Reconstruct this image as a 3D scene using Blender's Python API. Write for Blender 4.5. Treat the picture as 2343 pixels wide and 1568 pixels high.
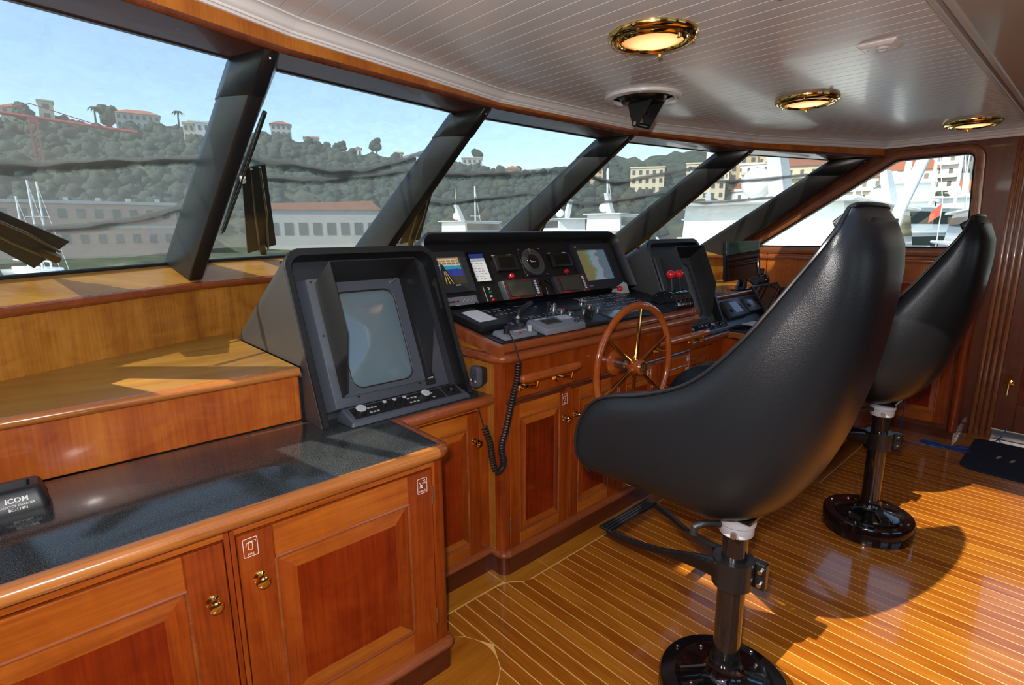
import bpy, bmesh, math, random
from mathutils import Matrix, Vector
random.seed(7)
for _o in list(bpy.data.objects): bpy.data.objects.remove(_o)
SC = bpy.context.scene
COL = SC.collection
R = math.radians
# ------------------------------------------------------------------ camera
CAMH = 1.5
def _cam():
    yaw, pit, rol = R(42.3446), R(11.6585), R(.33458)
    f = Vector((math.sin(yaw)*math.cos(pit), math.cos(yaw)*math.cos(pit), -math.sin(pit)))
    r = Vector((math.cos(yaw), -math.sin(yaw), 0)); d = f.cross(r)
    r2 = r*math.cos(rol)+d*math.sin(rol); d2 = -r*math.sin(rol)+d*math.cos(rol)
    cd = bpy.data.cameras.new('camera'); co = bpy.data.objects.new('camera', cd); COL.objects.link(co)
    up = -d2; bk = -f
    co.matrix_world = Matrix(((r2.x, up.x, bk.x, 0), (r2.y, up.y, bk.y, 0), (r2.z, up.z, bk.z, CAMH), (0, 0, 0, 1)))
    cd.sensor_fit = 'HORIZONTAL'; cd.sensor_width = 36; cd.lens = 36*1231.66/2343
    cd.clip_start = .02; cd.clip_end = 3000
    SC.camera = co
_cam()
# ------------------------------------------------------------------ world, sun, flash, exposure
SUN_DIR = Vector((1.12, -.05, -1)).normalized()
def _world():
    w = bpy.data.worlds.new('world'); SC.world = w; w.use_nodes = True
    nt = w.node_tree; bg = nt.nodes['Background']
    sk = nt.nodes.new('ShaderNodeTexSky'); sk.sky_type = 'NISHITA'; sk.sun_disc = False
    sk.sun_elevation = R(41.8); sk.sun_rotation = R(270); sk.altitude = 0; sk.air_density = 1.0; sk.dust_density = .5; sk.ozone_density = 2.0
    nt.links.new(sk.outputs[0], bg.inputs[0]); bg.inputs[1].default_value = .36
    sl = bpy.data.lights.new('sun', 'SUN'); so = bpy.data.objects.new('sun', sl); COL.objects.link(so)
    sl.energy = 7.5; sl.angle = R(.53); sl.color = (1, .93, .80)
    so.rotation_euler = (-SUN_DIR).to_track_quat('Z', 'Y').to_euler()
    so.location = (-30, 0, 30)
    # the photographer's flash gun, a hand's breadth above and left of the lens
    fl = bpy.data.lights.new('camera_flash', 'POINT'); fo = bpy.data.objects.new('camera_flash', fl); COL.objects.link(fo)
    fl.energy = 120; fl.shadow_soft_size = .025; fl.color = (1, .975, .95)
    fo.location = (-.07, .0, CAMH+.13)
_world()
SC.view_settings.view_transform = 'Standard'; SC.view_settings.look = 'None'
SC.view_settings.gamma = 1; SC.view_settings.use_curve_mapping = False
SC.view_settings.exposure = 0.0
# ------------------------------------------------------------------ materials
MATS = {}
def _new(name):
    m = bpy.data.materials.new(name); m.use_nodes = True
    return m, m.node_tree, m.node_tree.nodes['Principled BSDF']
def plain(name, col, rough=.5, metal=0., coat=0., spec=None, emit=None, bump=0, bscale=200):
    if name in MATS: return MATS[name]
    m, nt, p = _new(name)
    p.inputs['Base Color'].default_value = (*col, 1); p.inputs['Roughness'].default_value = rough; p.inputs['Metallic'].default_value = metal
    p.inputs['Coat Weight'].default_value = coat; p.inputs['Coat Roughness'].default_value = .06
    if spec is not None: p.inputs['Specular IOR Level'].default_value = spec
    if emit:
        p.inputs['Emission Color'].default_value = (*emit[0], 1); p.inputs['Emission Strength'].default_value = emit[1]
    # faint procedural variation so that no surface is perfectly even
    tc = nt.nodes.new('ShaderNodeTexCoord'); n = nt.nodes.new('ShaderNodeTexNoise'); n.inputs['Scale'].default_value = bscale
    n.inputs['Detail'].default_value = 2
    nt.links.new(tc.outputs['Object'], n.inputs['Vector'])
    if bump:
        b = nt.nodes.new('ShaderNodeBump'); b.inputs['Strength'].default_value = bump; b.inputs['Distance'].default_value = .002
        nt.links.new(n.outputs[0], b.inputs['Height']); nt.links.new(b.outputs[0], p.inputs['Normal'])
    MATS[name] = m; return m
def wood(name, dark, mid, light, axis='Z', scale=1., rough=.28, coat=.6, rnd=0., fig=.5):
    """grain runs along axis; fig = strength of the cross figure of ribbon mahogany"""
    if name in MATS: return MATS[name]
    m, nt, p = _new(name); L = nt.links.new; N = nt.nodes.new
    tc = N('ShaderNodeTexCoord'); oi = N('ShaderNodeObjectInfo')
    add = N('ShaderNodeVectorMath'); add.operation = 'ADD'
    mul = N('ShaderNodeVectorMath'); mul.operation = 'SCALE'; mul.inputs[3].default_value = 7.3
    cb = N('ShaderNodeCombineXYZ'); 
    for i in range(3): L(oi.outputs['Random'], cb.inputs[i])
    L(cb.outputs[0], mul.inputs[0]); L(tc.outputs['Object'], add.inputs[0]); L(mul.outputs[0], add.inputs[1])
    def mp(along, across):
        q = N('ShaderNodeMapping'); s = {'X': (along, across, across), 'Y': (across, along, across), 'Z': (across, across, along)}[axis]
        q.inputs['Scale'].default_value = [v*scale for v in s]; L(add.outputs[0], q.inputs['Vector']); return q
    def nz(q, det, rough_=.55, dist=0.):
        n = N('ShaderNodeTexNoise'); n.inputs['Scale'].default_value = 1; n.inputs['Detail'].default_value = det
        n.inputs['Roughness'].default_value = rough_; n.inputs['Distortion'].default_value = dist; L(q.outputs[0], n.inputs['Vector']); return n
    big = nz(mp(1.6, 9), 3, .5, .6); fine = nz(mp(5, 140), 4, .6); cross = nz(mp(14, 7), 3, .6, 1.2)
    r1 = N('ShaderNodeValToRGB'); e = r1.color_ramp.elements
    e[0].position = .30; e[0].color = (*dark, 1); e[1].position = .72; e[1].color = (*light, 1)
    x = r1.color_ramp.elements.new(.5); x.color = (*mid, 1)
    mx = N('ShaderNodeMath'); mx.operation = 'MULTIPLY_ADD'; mx.inputs[1].default_value = .38; L(fine.outputs[0], mx.inputs[0])
    mx2 = N('ShaderNodeMath'); mx2.operation = 'MULTIPLY'; mx2.inputs[1].default_value = .62+.0; L(big.outputs[0], mx2.inputs[0]); L(mx2.outputs[0], mx.inputs[2])
    mc = N('ShaderNodeMath'); mc.operation = 'MULTIPLY_ADD'; mc.inputs[1].default_value = .35*fig; L(cross.outputs[0], mc.inputs[0]); L(mx.outputs[0], mc.inputs[2])
    sb = N('ShaderNodeMath'); sb.operation = 'SUBTRACT'; sb.inputs[1].default_value = .175*fig; L(mc.outputs[0], sb.inputs[0])
    if rnd:
        ra = N('ShaderNodeMath'); ra.operation = 'MULTIPLY_ADD'; ra.inputs[1].default_value = rnd; L(oi.outputs['Random'], ra.inputs[0]); L(sb.outputs[0], ra.inputs[2])
        rs = N('ShaderNodeMath'); rs.operation = 'SUBTRACT'; rs.inputs[1].default_value = rnd*.5; L(ra.outputs[0], rs.inputs[0]); sb = rs
    L(sb.outputs[0], r1.inputs[0]); L(r1.outputs[0], p.inputs['Base Color'])
    p.inputs['Roughness'].default_value = rough; p.inputs['Coat Weight'].default_value = coat; p.inputs['Coat Roughness'].default_value = .05
    p.inputs['Coat IOR'].default_value = 1.38
    p.inputs['Specular IOR Level'].default_value = .35
    MATS[name] = m; return m
def speckle(name, a, b, rough=.2):
    m, nt, p = _new(name); L = nt.links.new; N = nt.nodes.new
    tc = N('ShaderNodeTexCoord'); v = N('ShaderNodeTexNoise'); v.inputs['Scale'].default_value = 420; v.inputs['Detail'].default_value = 3
    L(tc.outputs['Object'], v.inputs['Vector']); r = N('ShaderNodeValToRGB'); e = r.color_ramp.elements
    e[0].position = .45; e[0].color = (*a, 1); e[1].position = .72; e[1].color = (*b, 1)
    L(v.outputs[0], r.inputs[0]); L(r.outputs[0], p.inputs['Base Color']); p.inputs['Roughness'].default_value = rough
    p.inputs['Specular IOR Level'].default_value = .6
    MATS[name] = m; return m
MAH_D, MAH_M, MAH_L = (.125, .014, .0012), (.255, .038, .0030), (.38, .078, .006)
W_V = wood('mahogany_vertical', MAH_D, MAH_M, MAH_L, 'Z', 1.0, .30, .55)
W_H = wood('mahogany_lateral', (.20, .034, .003), (.35, .080, .007), (.48, .140, .014), 'X', 1.0, .30, .55)
W_Y = wood('mahogany_foreaft', (.20, .034, .003), (.35, .080, .007), (.48, .140, .014), 'Y', 1.0, .30, .55)
W_PANEL = wood('mahogany_panel', (.075, .004, .0008), (.19, .016, .0016), (.30, .040, .0035), 'Z', .55, .24, .5, 0, .9)
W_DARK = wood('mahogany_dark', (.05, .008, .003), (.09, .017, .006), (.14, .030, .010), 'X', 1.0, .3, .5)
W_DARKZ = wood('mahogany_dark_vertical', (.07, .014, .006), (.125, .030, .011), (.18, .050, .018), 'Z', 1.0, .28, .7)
W_GOLD = wood('golden_mahogany', (.24, .075, .009), (.40, .150, .019), (.55, .25, .040), 'Z', .9, .33, .35, 0, .9)
W_GOLDX = wood('golden_mahogany_lateral', (.30, .125, .020), (.42, .20, .036), (.52, .28, .06), 'X', .9, .36, .3, 0, .3)
W_NOSE = wood('nosing_wood', (.27, .075, .014), (.40, .13, .024), (.52, .20, .045), 'X', 1.2, .22, .8, 0, .2)
W_NOSER = wood('red_nosing_wood', (.17, .035, .010), (.26, .062, .016), (.36, .10, .024), 'X', 1.2, .22, .8, 0, .2)
W_RIS = wood('riser_mahogany', (.22, .034, .004), (.37, .078, .008), (.50, .15, .015), 'Z', .8, .34, .25, 0, 1.0)
W_FLOOR = wood('floor_plank_wood', (.22, .052, .004), (.36, .11, .008), (.50, .19, .018), 'Y', 1.0, .16, .7, .14, .15)
HOLLY = plain('pale_inlay', (.78, .46, .14), .2, coat=.6)
W_WHEEL = wood('wheel_rim_wood', (.24, .045, .008), (.33, .072, .012), (.42, .11, .018), 'X', 1., .15, 1.)
STONE = speckle('dark_speckled_worktop', (.012, .014, .015), (.10, .105, .10), .13)
WHITE_P = plain('white_ceiling_board', (.69, .72, .75), .22, coat=.2)
GROOVE_HI = plain('groove_highlight', (.92, .92, .90), .4)  # painted brighter than the boards, standing in for highlights on groove bevels
WHITE_M = plain('white_moulding', (.80, .80, .79), .25, coat=.3)
GREY_CEIL = plain('grey_ceiling_panel', (.42, .42, .41), .14, coat=.3)
BRASS = plain('polished_brass', (.83, .60, .20), .08, 1.)
CHROME = plain('chrome', (.75, .75, .76), .1, 1.)
BLACK_LEATHER = plain('black_leather', (.0055, .0064, .0080), .30, spec=.24, bump=.22, bscale=420)
BLACK_PAD = plain('black_vinyl_cover', (.012, .012, .0125), .38, spec=.5, bump=.2, bscale=600)
BLACK_GLOSS = plain('black_gloss_paint', (.004, .004, .0045), .07, coat=.8)
BLACK_CAST = plain('black_cast_metal', (.006, .006, .0065), .16, bump=.25, bscale=300)
BLACK_PL = plain('black_plastic', (.010, .010, .011), .42, bump=.15, bscale=900)
BLACK_PANEL = plain('black_dash_panel', (.0085, .0085, .010), .35)
NAVY_PANEL = plain('blue_black_control_panel', (.010, .013, .020), .3)
GREY_PL = plain('blue_grey_plastic', (.060, .067, .082), .38, bump=.1, bscale=800)
GREY_DK = plain('dark_grey_plastic', (.024, .026, .031), .4)
GREY_MID = plain('light_grey_plastic', (.17, .18, .20), .4)
GREY_LT = plain('pale_grey_plastic', (.42, .43, .44), .4)
WHITE_PL = plain('white_plastic', (.72, .72, .70), .35)
RED_PL = plain('red_plastic', (.65, .012, .016), .18, coat=.6)
GREEN_PL = plain('green_button', (.0, .10, .06), .3)
PAPER = plain('white_paper', (.78, .78, .78), .7)
RUBBER = plain('black_rubber', (.010, .010, .010), .5)
STAIN = plain('brushed_steel', (.45, .45, .45), .3, 1.)
WHITE_INK = plain('white_print', (.75, .75, .72), .6)
CRT = plain('crt_glass', (.115, .165, .185), .10, coat=.6)
LCD = plain('lcd_grey', (.060, .062, .048), .12)
DARKSCR = plain('dark_screen', (.006, .005, .0045), .05)
GLASS_BLK = plain('black_screen_glass', (.006, .006, .0065), .03, spec=.7)
BRONZE_SCR = plain('amber_lcd', (.10, .045, .018), .15)
def screen(name, build):
    m, nt, p = _new(name); p.inputs['Base Color'].default_value = (.02, .02, .02, 1); p.inputs['Roughness'].default_value = .15
    c = build(nt); nt.links.new(c, p.inputs['Emission Color']); p.inputs['Emission Strength'].default_value = .55; MATS[name] = m; return m
def _glass(name, tint=(1, 1, 1), ior=1.5, trans=1.):
    m = bpy.data.materials.new(name); m.use_nodes = True; nt = m.node_tree
    for n in list(nt.nodes):
        if n.type != 'OUTPUT_MATERIAL': nt.nodes.remove(n)
    out = [n for n in nt.nodes][0]
    t = nt.nodes.new('ShaderNodeBsdfTransparent'); t.inputs[0].default_value = (*[trans*c for c in tint], 1)
    g = nt.nodes.new('ShaderNodeBsdfGlossy'); g.inputs['Roughness'].default_value = .0
    lw = nt.nodes.new('ShaderNodeLayerWeight'); lw.inputs[0].default_value = .5
    pw = nt.nodes.new('ShaderNodeMath'); pw.operation = 'POWER'; pw.inputs[1].default_value = 5; nt.links.new(lw.outputs['Facing'], pw.inputs[0])
    fr = nt.nodes.new('ShaderNodeMath'); fr.operation = 'MULTIPLY_ADD'; fr.inputs[1].default_value = .5; fr.inputs[2].default_value = .022; nt.links.new(pw.outputs[0], fr.inputs[0])
    mx = nt.nodes.new('ShaderNodeMixShader'); nt.links.new(fr.outputs[0], mx.inputs[0]); nt.links.new(t.outputs[0], mx.inputs[1]); nt.links.new(g.outputs[0], mx.inputs[2])
    nt.links.new(mx.outputs[0], out.inputs[0]); MATS[name] = m; return m
GLASS = _glass('window_glass', (.93, .97, .95), 1.38)
def _mesh_fabric(name, open_, yarn=.17):
    """see-through woven sunscreen: open weave lets part of the view through, the yarn scatters light"""
    m = bpy.data.materials.new(name); m.use_nodes = True; nt = m.node_tree; N = nt.nodes.new; L = nt.links.new
    for n in list(nt.nodes):
        if n.type != 'OUTPUT_MATERIAL': nt.nodes.remove(n)
    out = [n for n in nt.nodes][0]
    t = N('ShaderNodeBsdfTransparent'); d = N('ShaderNodeBsdfDiffuse'); d.inputs[0].default_value = (yarn, yarn*.985, yarn*.95, 1)
    tl = N('ShaderNodeBsdfTranslucent'); tl.inputs[0].default_value = (yarn*.95, yarn*.95, yarn*.93, 1)
    ad = N('ShaderNodeAddShader'); L(d.outputs[0], ad.inputs[0]); L(tl.outputs[0], ad.inputs[1])
    tc = N('ShaderNodeTexCoord'); mp = N('ShaderNodeMapping'); mp.inputs['Scale'].default_value = (5, 1.2, 14)
    L(tc.outputs['Object'], mp.inputs[0]); nz = N('ShaderNodeTexNoise'); nz.inputs['Scale'].default_value = 2.2; nz.inputs['Detail'].default_value = 5; nz.inputs['Distortion'].default_value = 1.0
    L(mp.outputs[0], nz.inputs['Vector'])
    r = N('ShaderNodeMapRange'); r.inputs[1].default_value = .3; r.inputs[2].default_value = .7; r.inputs[3].default_value = 1-open_+.05; r.inputs[4].default_value = 1-open_-.05
    L(nz.outputs[0], r.inputs[0])
    b = N('ShaderNodeBump'); b.inputs['Strength'].default_value = .5; b.inputs['Distance'].default_value = .03; L(nz.outputs[0], b.inputs['Height']); L(b.outputs[0], d.inputs['Normal']); L(b.outputs[0], tl.inputs['Normal'])
    mx = N('ShaderNodeMixShader'); L(r.outputs[0], mx.inputs[0]); L(t.outputs[0], mx.inputs[1]); L(ad.outputs[0], mx.inputs[2]); L(mx.outputs[0], out.inputs[0])
    MATS[name] = m; return m
MESHFAB = _mesh_fabric('mesh_sunscreen', .60, .16); FOLDFAB = _mesh_fabric('shaded_gathered_mesh', .40, .045)  # fold fabric is denser, with yarn darkened to paint in fold shade
# ------------------------------------------------------------------ mesh helpers
class MB:
    def __init__(s): s.v = []; s.f = []
    def add(s, vs, fs, M=None):
        b = len(s.v)
        s.v += [tuple(M @ Vector(v)) if M is not None else tuple(v) for v in vs]
        s.f += [tuple(b+i for i in f) for f in fs]; return s
    def box(s, x0, y0, z0, x1, y1, z1, M=None):
        v = [(x, y, z) for z in (z0, z1) for y in (y0, y1) for x in (x0, x1)]
        return s.add(v, [(0, 2, 3, 1), (4, 5, 7, 6), (0, 1, 5, 4), (2, 6, 7, 3), (0, 4, 6, 2), (1, 3, 7, 5)], M)
    def prism(s, poly, a, b, axis='Z', M=None):
        n = len(poly)
        def P(p, h): return {'Z': (p[0], p[1], h), 'X': (h, p[0], p[1]), 'Y': (p[0], h, p[1])}[axis]
        v = [P(p, a) for p in poly]+[P(p, b) for p in poly]
        f = [tuple(range(n))[::-1], tuple(range(n, 2*n))]+[(i, (i+1) % n, n+(i+1) % n, n+i) for i in range(n)]
        return s.add(v, f, M)
    def loft(s, rings, caps=True, closed=True, M=None):
        n = len(rings[0]); v = [p for r in rings for p in r]; f = []
        for k in range(len(rings)-1):
            for i in range(n if closed else n-1):
                j = (i+1) % n; f.append((k*n+i, k*n+j, (k+1)*n+j, (k+1)*n+i))
        if caps: f += [tuple(range(n))[::-1], tuple((len(rings)-1)*n+i for i in range(n))]
        return s.add(v, f, M)
    def tube(s, path, r, n=10, closed=False, M=None, flat=1.):
        P = [Vector(p) for p in path]; m = len(P); rs = r if isinstance(r, (list, tuple)) else [r]*m; rings = []; prev = None
        for i, p in enumerate(P):
            if closed: t = P[(i+1) % m]-P[i-1]
            else: t = P[min(i+1, m-1)]-P[max(i-1, 0)]
            t.normalize()
            if prev is None:
                a = Vector((0, 0, 1)) if abs(t.z) < .9 else Vector((1, 0, 0)); nrm = (a-t*a.dot(t)).normalized()
            else: nrm = (prev-t*prev.dot(t)).normalized()
            prev = nrm; bn = t.cross(nrm)
            rings.append([tuple(p+(nrm*math.cos(2*math.pi*k/n)+bn*math.sin(2*math.pi*k/n)*flat)*rs[i]) for k in range(n)])
        if closed: rings.append(rings[0])
        return s.loft(rings, caps=not closed, M=M)
    def lathe(s, prof, n=24, M=None, a0=0, a1=2*math.pi):
        full = abs(a1-a0-2*math.pi) < 1e-6; k = n if full else n+1; v = []; f = []
        for r, z in prof:
            for i in range(k):
                a = a0+(a1-a0)*i/n; v.append((r*math.cos(a), r*math.sin(a), z))
        for j in range(len(prof)-1):
            for i in range(n if full else n):
                i2 = (i+1) % k; f.append((j*k+i, j*k+i2, (j+1)*k+i2, (j+1)*k+i))
        if prof[0][0] > 1e-6: f.append(tuple(range(k))[::-1])
        if prof[-1][0] > 1e-6: f.append(tuple((len(prof)-1)*k+i for i in range(k)))
        return s.add(v, f, M)
    def sphere(s, c, r, n=16, m=10, sc=(1, 1, 1), M=None):
        pr = [(r*math.sin(math.pi*i/m)*1., -r*math.cos(math.pi*i/m)) for i in range(m+1)]
        pr[0] = (1e-5, -r); pr[-1] = (1e-5, r)
        T = Matrix.Translation(c) @ Matrix.Diagonal((*sc, 1))
        return s.lathe(pr, n, T if M is None else M @ T)
def link(o, parent=None):
    COL.objects.link(o)
    if parent is not None: o.parent = parent
    return o
WO = {}
def wo(o): return WO.get(o.name, Vector((0, 0, 0)))
def obj(name, mb, mat, parent=None, bevel=0, seg=1, smooth=30, subsurf=0, label=None, origin=None, recalc=True, weld=False, solid=0):
    me = bpy.data.meshes.new(name); vs = [Vector(v) for v in mb.v]
    if parent is not None and origin is None: org = wo(parent)
    elif origin is not None: org = Vector(origin)
    else:
        lo = [min(v[i] for v in vs) for i in range(3)]; hi = [max(v[i] for v in vs) for i in range(3)]
        org = Vector(((lo[0]+hi[0])/2, (lo[1]+hi[1])/2, lo[2]))
    me.from_pydata([v-org for v in vs], [], mb.f)
    bm = bmesh.new(); bm.from_mesh(me)
    bmesh.ops.remove_doubles(bm, verts=bm.verts, dist=1e-6)
    if recalc: bmesh.ops.recalc_face_normals(bm, faces=bm.faces)
    if bevel: bmesh.ops.bevel(bm, geom=[e for e in bm.edges if len(e.link_faces) == 2 and e.calc_face_angle() > .5], offset=bevel, segments=seg, profile=.5, affect='EDGES', clamp_overlap=True)
    bm.to_mesh(me); bm.free()
    if smooth:
        for p in me.polygons: p.use_smooth = True
        me.set_sharp_from_angle(angle=R(smooth))
    if isinstance(mat, (list, tuple)):
        for m in mat: me.materials.append(m)
    else: me.materials.append(mat)
    o = bpy.data.objects.new(name, me); link(o, parent)
    o.location = org-(wo(parent) if parent is not None else Vector((0, 0, 0)))
    WO[o.name] = org
    if solid:
        md = o.modifiers.new('solid', 'SOLIDIFY'); md.thickness = solid; md.offset = 1
    if subsurf:
        md = o.modifiers.new('sub', 'SUBSURF'); md.levels = subsurf; md.render_levels = subsurf
    if label: o['label'] = label
    return o
def thing(name, label, cat, loc=(0, 0, 0), group=None, kind=None):
    o = bpy.data.objects.new(name, None); link(o); o.location = loc; WO[o.name] = Vector(loc); o.empty_display_size = .05
    if label: o['label'] = label
    if cat: o['category'] = cat
    if group: o['group'] = group
    if kind: o['kind'] = kind
    return o
def tag(o, label, cat=None, group=None, kind=None):
    o['label'] = label
    if cat: o['category'] = cat
    if group: o['group'] = group
    if kind: o['kind'] = kind
    return o
def struct(o, label=None):
    o['kind'] = 'structure'
    if label: o['label'] = label
    return o
def copy_tree(o, parent=None, delta=None):
    c = o.copy(); link(c, parent); WO[c.name] = wo(o)+(delta or Vector((0, 0, 0)))
    if parent is None and delta is not None: c.location = o.location+delta
    for ch in [k for k in bpy.data.objects if k.parent == o]: copy_tree(ch, c, delta)
    return c
def share(o, parent, loc, rot=None, scale=None):
    c = o.copy(); link(c, parent); c.location = loc
    if rot is not None: c.rotation_euler = rot
    if scale is not None: c.scale = scale
    WO[c.name] = Vector(loc)+(wo(parent) if parent else Vector((0, 0, 0)))
    return c
def frame(o, u, v, n=None):
    u = Vector(u).normalized(); v = Vector(v); v = (v-u*v.dot(u)).normalized(); n = u.cross(v) if n is None else Vector(n)
    return Matrix(((u.x, v.x, n.x, o[0]), (u.y, v.y, n.y, o[1]), (u.z, v.z, n.z, o[2]), (0, 0, 0, 1)))
def text_mb(txt, size, M, depth=.0006, align='CENTER', bold=False):
    cu = bpy.data.curves.new('t', 'FONT'); cu.body = txt; cu.size = size; cu.align_x = align; cu.align_y = 'CENTER'; cu.extrude = depth/2
    cu.resolution_u = 2
    if bold: cu.offset = size*.02
    to = bpy.data.objects.new('t', cu); COL.objects.link(to)
    dg = bpy.context.evaluated_depsgraph_get(); me = bpy.data.meshes.new_from_object(to.evaluated_get(dg))
    mb = MB(); mb.add([tuple(v.co) for v in me.vertices], [tuple(p.vertices) for p in me.polygons], M)
    bpy.data.objects.remove(to); bpy.data.curves.remove(cu); bpy.data.meshes.remove(me)
    return mb
def rrect(w, h, r, n=5, tl=None):
    """rounded rectangle centred on 0,0; r may be a tuple (bl,br,tr,tl)"""
    rr = r if isinstance(r, (tuple, list)) else (r,)*4; pts = []
    for (cx, cy, a, q) in ((-1, -1, 180, 0), (1, -1, 270, 1), (1, 1, 0, 2), (-1, 1, 90, 3)):
        k = rr[q]
        if k <= 0: pts.append((cx*w/2, cy*h/2)); continue
        for i in range(n+1):
            t = R(a+90*i/n); pts.append((cx*(w/2-k)+k*math.cos(t), cy*(h/2-k)+k*math.sin(t)))
    return pts
def ringplate(outer, inner, w0, w1, M=None, mb=None):
    """flat frame between two outlines with equal point counts, w from w0 to w1"""
    mb = mb or MB(); n = len(outer)
    v = [(x, y, w0) for x, y in outer]+[(x, y, w1) for x, y in outer]+[(x, y, w1) for x, y in inner]+[(x, y, w0) for x, y in inner]
    f = []
    for i in range(n):
        j = (i+1) % n
        for a in range(4): b = (a+1) % 4; f.append((a*n+i, a*n+j, b*n+j, b*n+i))
    return mb.add(v, f, M)
def shift(poly, dx, dy): return [(x+dx, y+dy) for x, y in poly]
def seg_sweep(path, i, prof, M=None):
    """one mitred length of moulding along segment i of a plan polyline [(x,y[,z])]; prof = [(inward, z)], inward = right of travel"""
    def nrm(a, b):
        d = Vector((b[0]-a[0], b[1]-a[1])).normalized(); return Vector((d.y, -d.x))
    def off(k):
        n = len(path); ns = []
        if k > 0: ns.append(nrm(path[k-1], path[k]))
        if k < n-1: ns.append(nrm(path[k], path[k+1]))
        s = sum(ns, Vector((0, 0)));  s.normalize(); return s/max(.3, s.dot(ns[0]))
    mb = MB(); rings = []
    for k in (i, i+1):
        o = off(k); z0 = path[k][2] if len(path[k]) > 2 else 0
        rings.append([(path[k][0]+o.x*d, path[k][1]+o.y*d, z0+z) for d, z in prof])
    return mb.loft(rings, caps=True)
# ================================================================== STRUCTURE
XP, XS = -.28, 5.10     # port and starboard walls
CEIL = 2.155
# plan polylines of the faceted front, port to starboard
CROWN = [(XP, 1.455), (.735, 1.85), (1.83, 2.09), (2.97, 2.085), (4.0, 1.82), (5.085, 1.285)]
TOPG = [(-.25, 1.745, 2.046), (.70, 2.04, 2.060), (1.81, 2.315, 2.084), (2.99, 2.315, 2.084), (4.05, 2.03, 2.064), (5.05, 1.55, 2.042)]
BOTG = [(-.28, 2.46, 1.347), (.585, 2.94, 1.366), (1.65, 3.2, 1.383), (2.82, 3.3, 1.385), (4.05, 3.10, 1.362), (5.08, 2.70, 1.325)]
BACK = [(-.28, 2.30), (.597, 2.78), (1.64, 3.02), (2.84, 3.08), (4.07, 2.93), (5.05, 2.50)]
NOSE_Z = [1.262, 1.285, 1.295, 1.295, 1.285, 1.262]
# ---- floor: planks laid fore and aft with pale caulking, margin boards round the furniture
PLZ = 0.0
def yend(x):
    """forward end of the planks (edge of the margin boards)"""
    if x < .955: return 1.285
    if x < 1.375:
        return 1.575
    if x < 1.475:
        t = (x-1.375)/.1; return 1.565-.06*(t*t*(3-2*t))
    if x < 3.40: return 1.51
    return .98
floor = struct(obj('floor', MB().box(-.6, -2.7, -.06, 5.3, 3.3, -.0012), HOLLY, origin=(0, 0, 0)), 'glossy striped wooden deck floor with pale caulking lines')
CIRC = (.925, 1.33, .165)
pw = .0545; k0 = int((XP-.1)/pw)-1
x = 1.111-pw*int((1.111-XP)/pw+1)
cache = {}
while x < XS+.1:
    a, b = x+.0026, x+pw-.0026
    if a > XP-.02 and b < XS+.05:
        y0 = -2.65; ya, yb = yend(a)-.004, yend(b)-.004
        if abs(ya-yb) > .05: ya = yb = min(ya, yb)
        mb = MB(); cxx, cyy, rr = CIRC
        def hh(u): return math.sqrt(max(rr*rr-(u-cxx)**2, 0)) if abs(u-cxx) < rr else 0
        if cxx-rr < b and a < cxx+rr:
            mb.prism([(a, y0), (b, y0), (b, cyy-hh(b)-.003), (a, cyy-hh(a)-.003)], -.05, PLZ)
            if a > .955: mb.prism([(a, cyy+hh(a)+.003), (b, cyy+hh(b)+.003), (b, yb), (a, ya)], -.05, PLZ)
        else: mb.prism([(a, y0), (b, y0), (b, yb), (a, ya)], -.05, PLZ)
        obj('plank', mb, W_FLOOR, floor, smooth=0)
    x += pw
W_MARGIN = wood('margin_board_wood', (.26, .07, .006), (.38, .125, .010), (.50, .20, .018), 'X', 1., .16, .9, .2, .1)
def margin(poly): obj('margin_board', MB().prism(poly, -.05, PLZ), W_MARGIN, floor, smooth=0)
margin([(XP, 1.289), (.768, 1.289), (.768, 1.40), (XP, 1.40)])
margin([(CIRC[0]+(CIRC[2]-.003)*math.cos(R(t)), CIRC[1]+(CIRC[2]-.003)*math.sin(R(t))) for t in range(0, 360, 6)])
margin([(.92, 1.579), (1.374, 1.579), (1.374, 1.72), (.92, 1.72)])
margin([(1.378, 1.572)]+[(u, yend(u)+.004) for u in (1.39, 1.40, 1.41, 1.425, 1.44, 1.455, 1.465, 1.475)]+[(1.60, 1.514), (1.60, 1.62), (1.378, 1.70)])
margin([(1.603, 1.514), (2.6, 1.514), (2.6, 1.62), (1.603, 1.62)])
margin([(2.603, 1.514), (3.40, 1.514), (3.40, 1.70), (2.603, 1.70)])
margin([(3.403, .984), (4.78, .984), (4.78, 1.08), (3.403, 1.08)])
# ---- ceiling: white boards with grooves in front of the beam, smooth grey panel behind it
YBEAM = .47
ceil = struct(thing('ceiling', 'white planked deckhead with fine grooves', None, (0, 0, CEIL)), None)
SKX0, SKX1, SKY0, SKY1 = -.75, 1.66, -.60, .70     # unseen roof opening, added to let sun onto the floor
def cyf(x):
    P = CROWN
    for a, b in zip(P[:-1], P[1:]):
        if a[0] <= x <= b[0]: return a[1]+(b[1]-a[1])*(x-a[0])/(b[0]-a[0])
    return P[0][1] if x < P[0][0] else P[-1][1]
def front_line(x0, x1): return [(x, cyf(x)+.03) for x in [x0]+[p[0] for p in CROWN if x0 < p[0] < x1]+[x1]][::-1]
H2X, H2Y = .20, 1.15     # added forward arm of the roof opening, puts sun on the near chair
g = MB()
for (x0, x1, y0) in ((H2X, SKX1, SKY1), (XP, H2X, H2Y), (SKX1, XS, -2.7)): g.prism([(x0, y0), (x1, y0)]+front_line(x0, x1), CEIL+.0016, CEIL+.06)
g.box(XP, -2.7, CEIL+.0016, SKX1, SKY0, CEIL+.06)
obj('groove_backing', g, GROOVE_HI, ceil, smooth=0)
cw = .0695; x = .7475-cw*16
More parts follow.
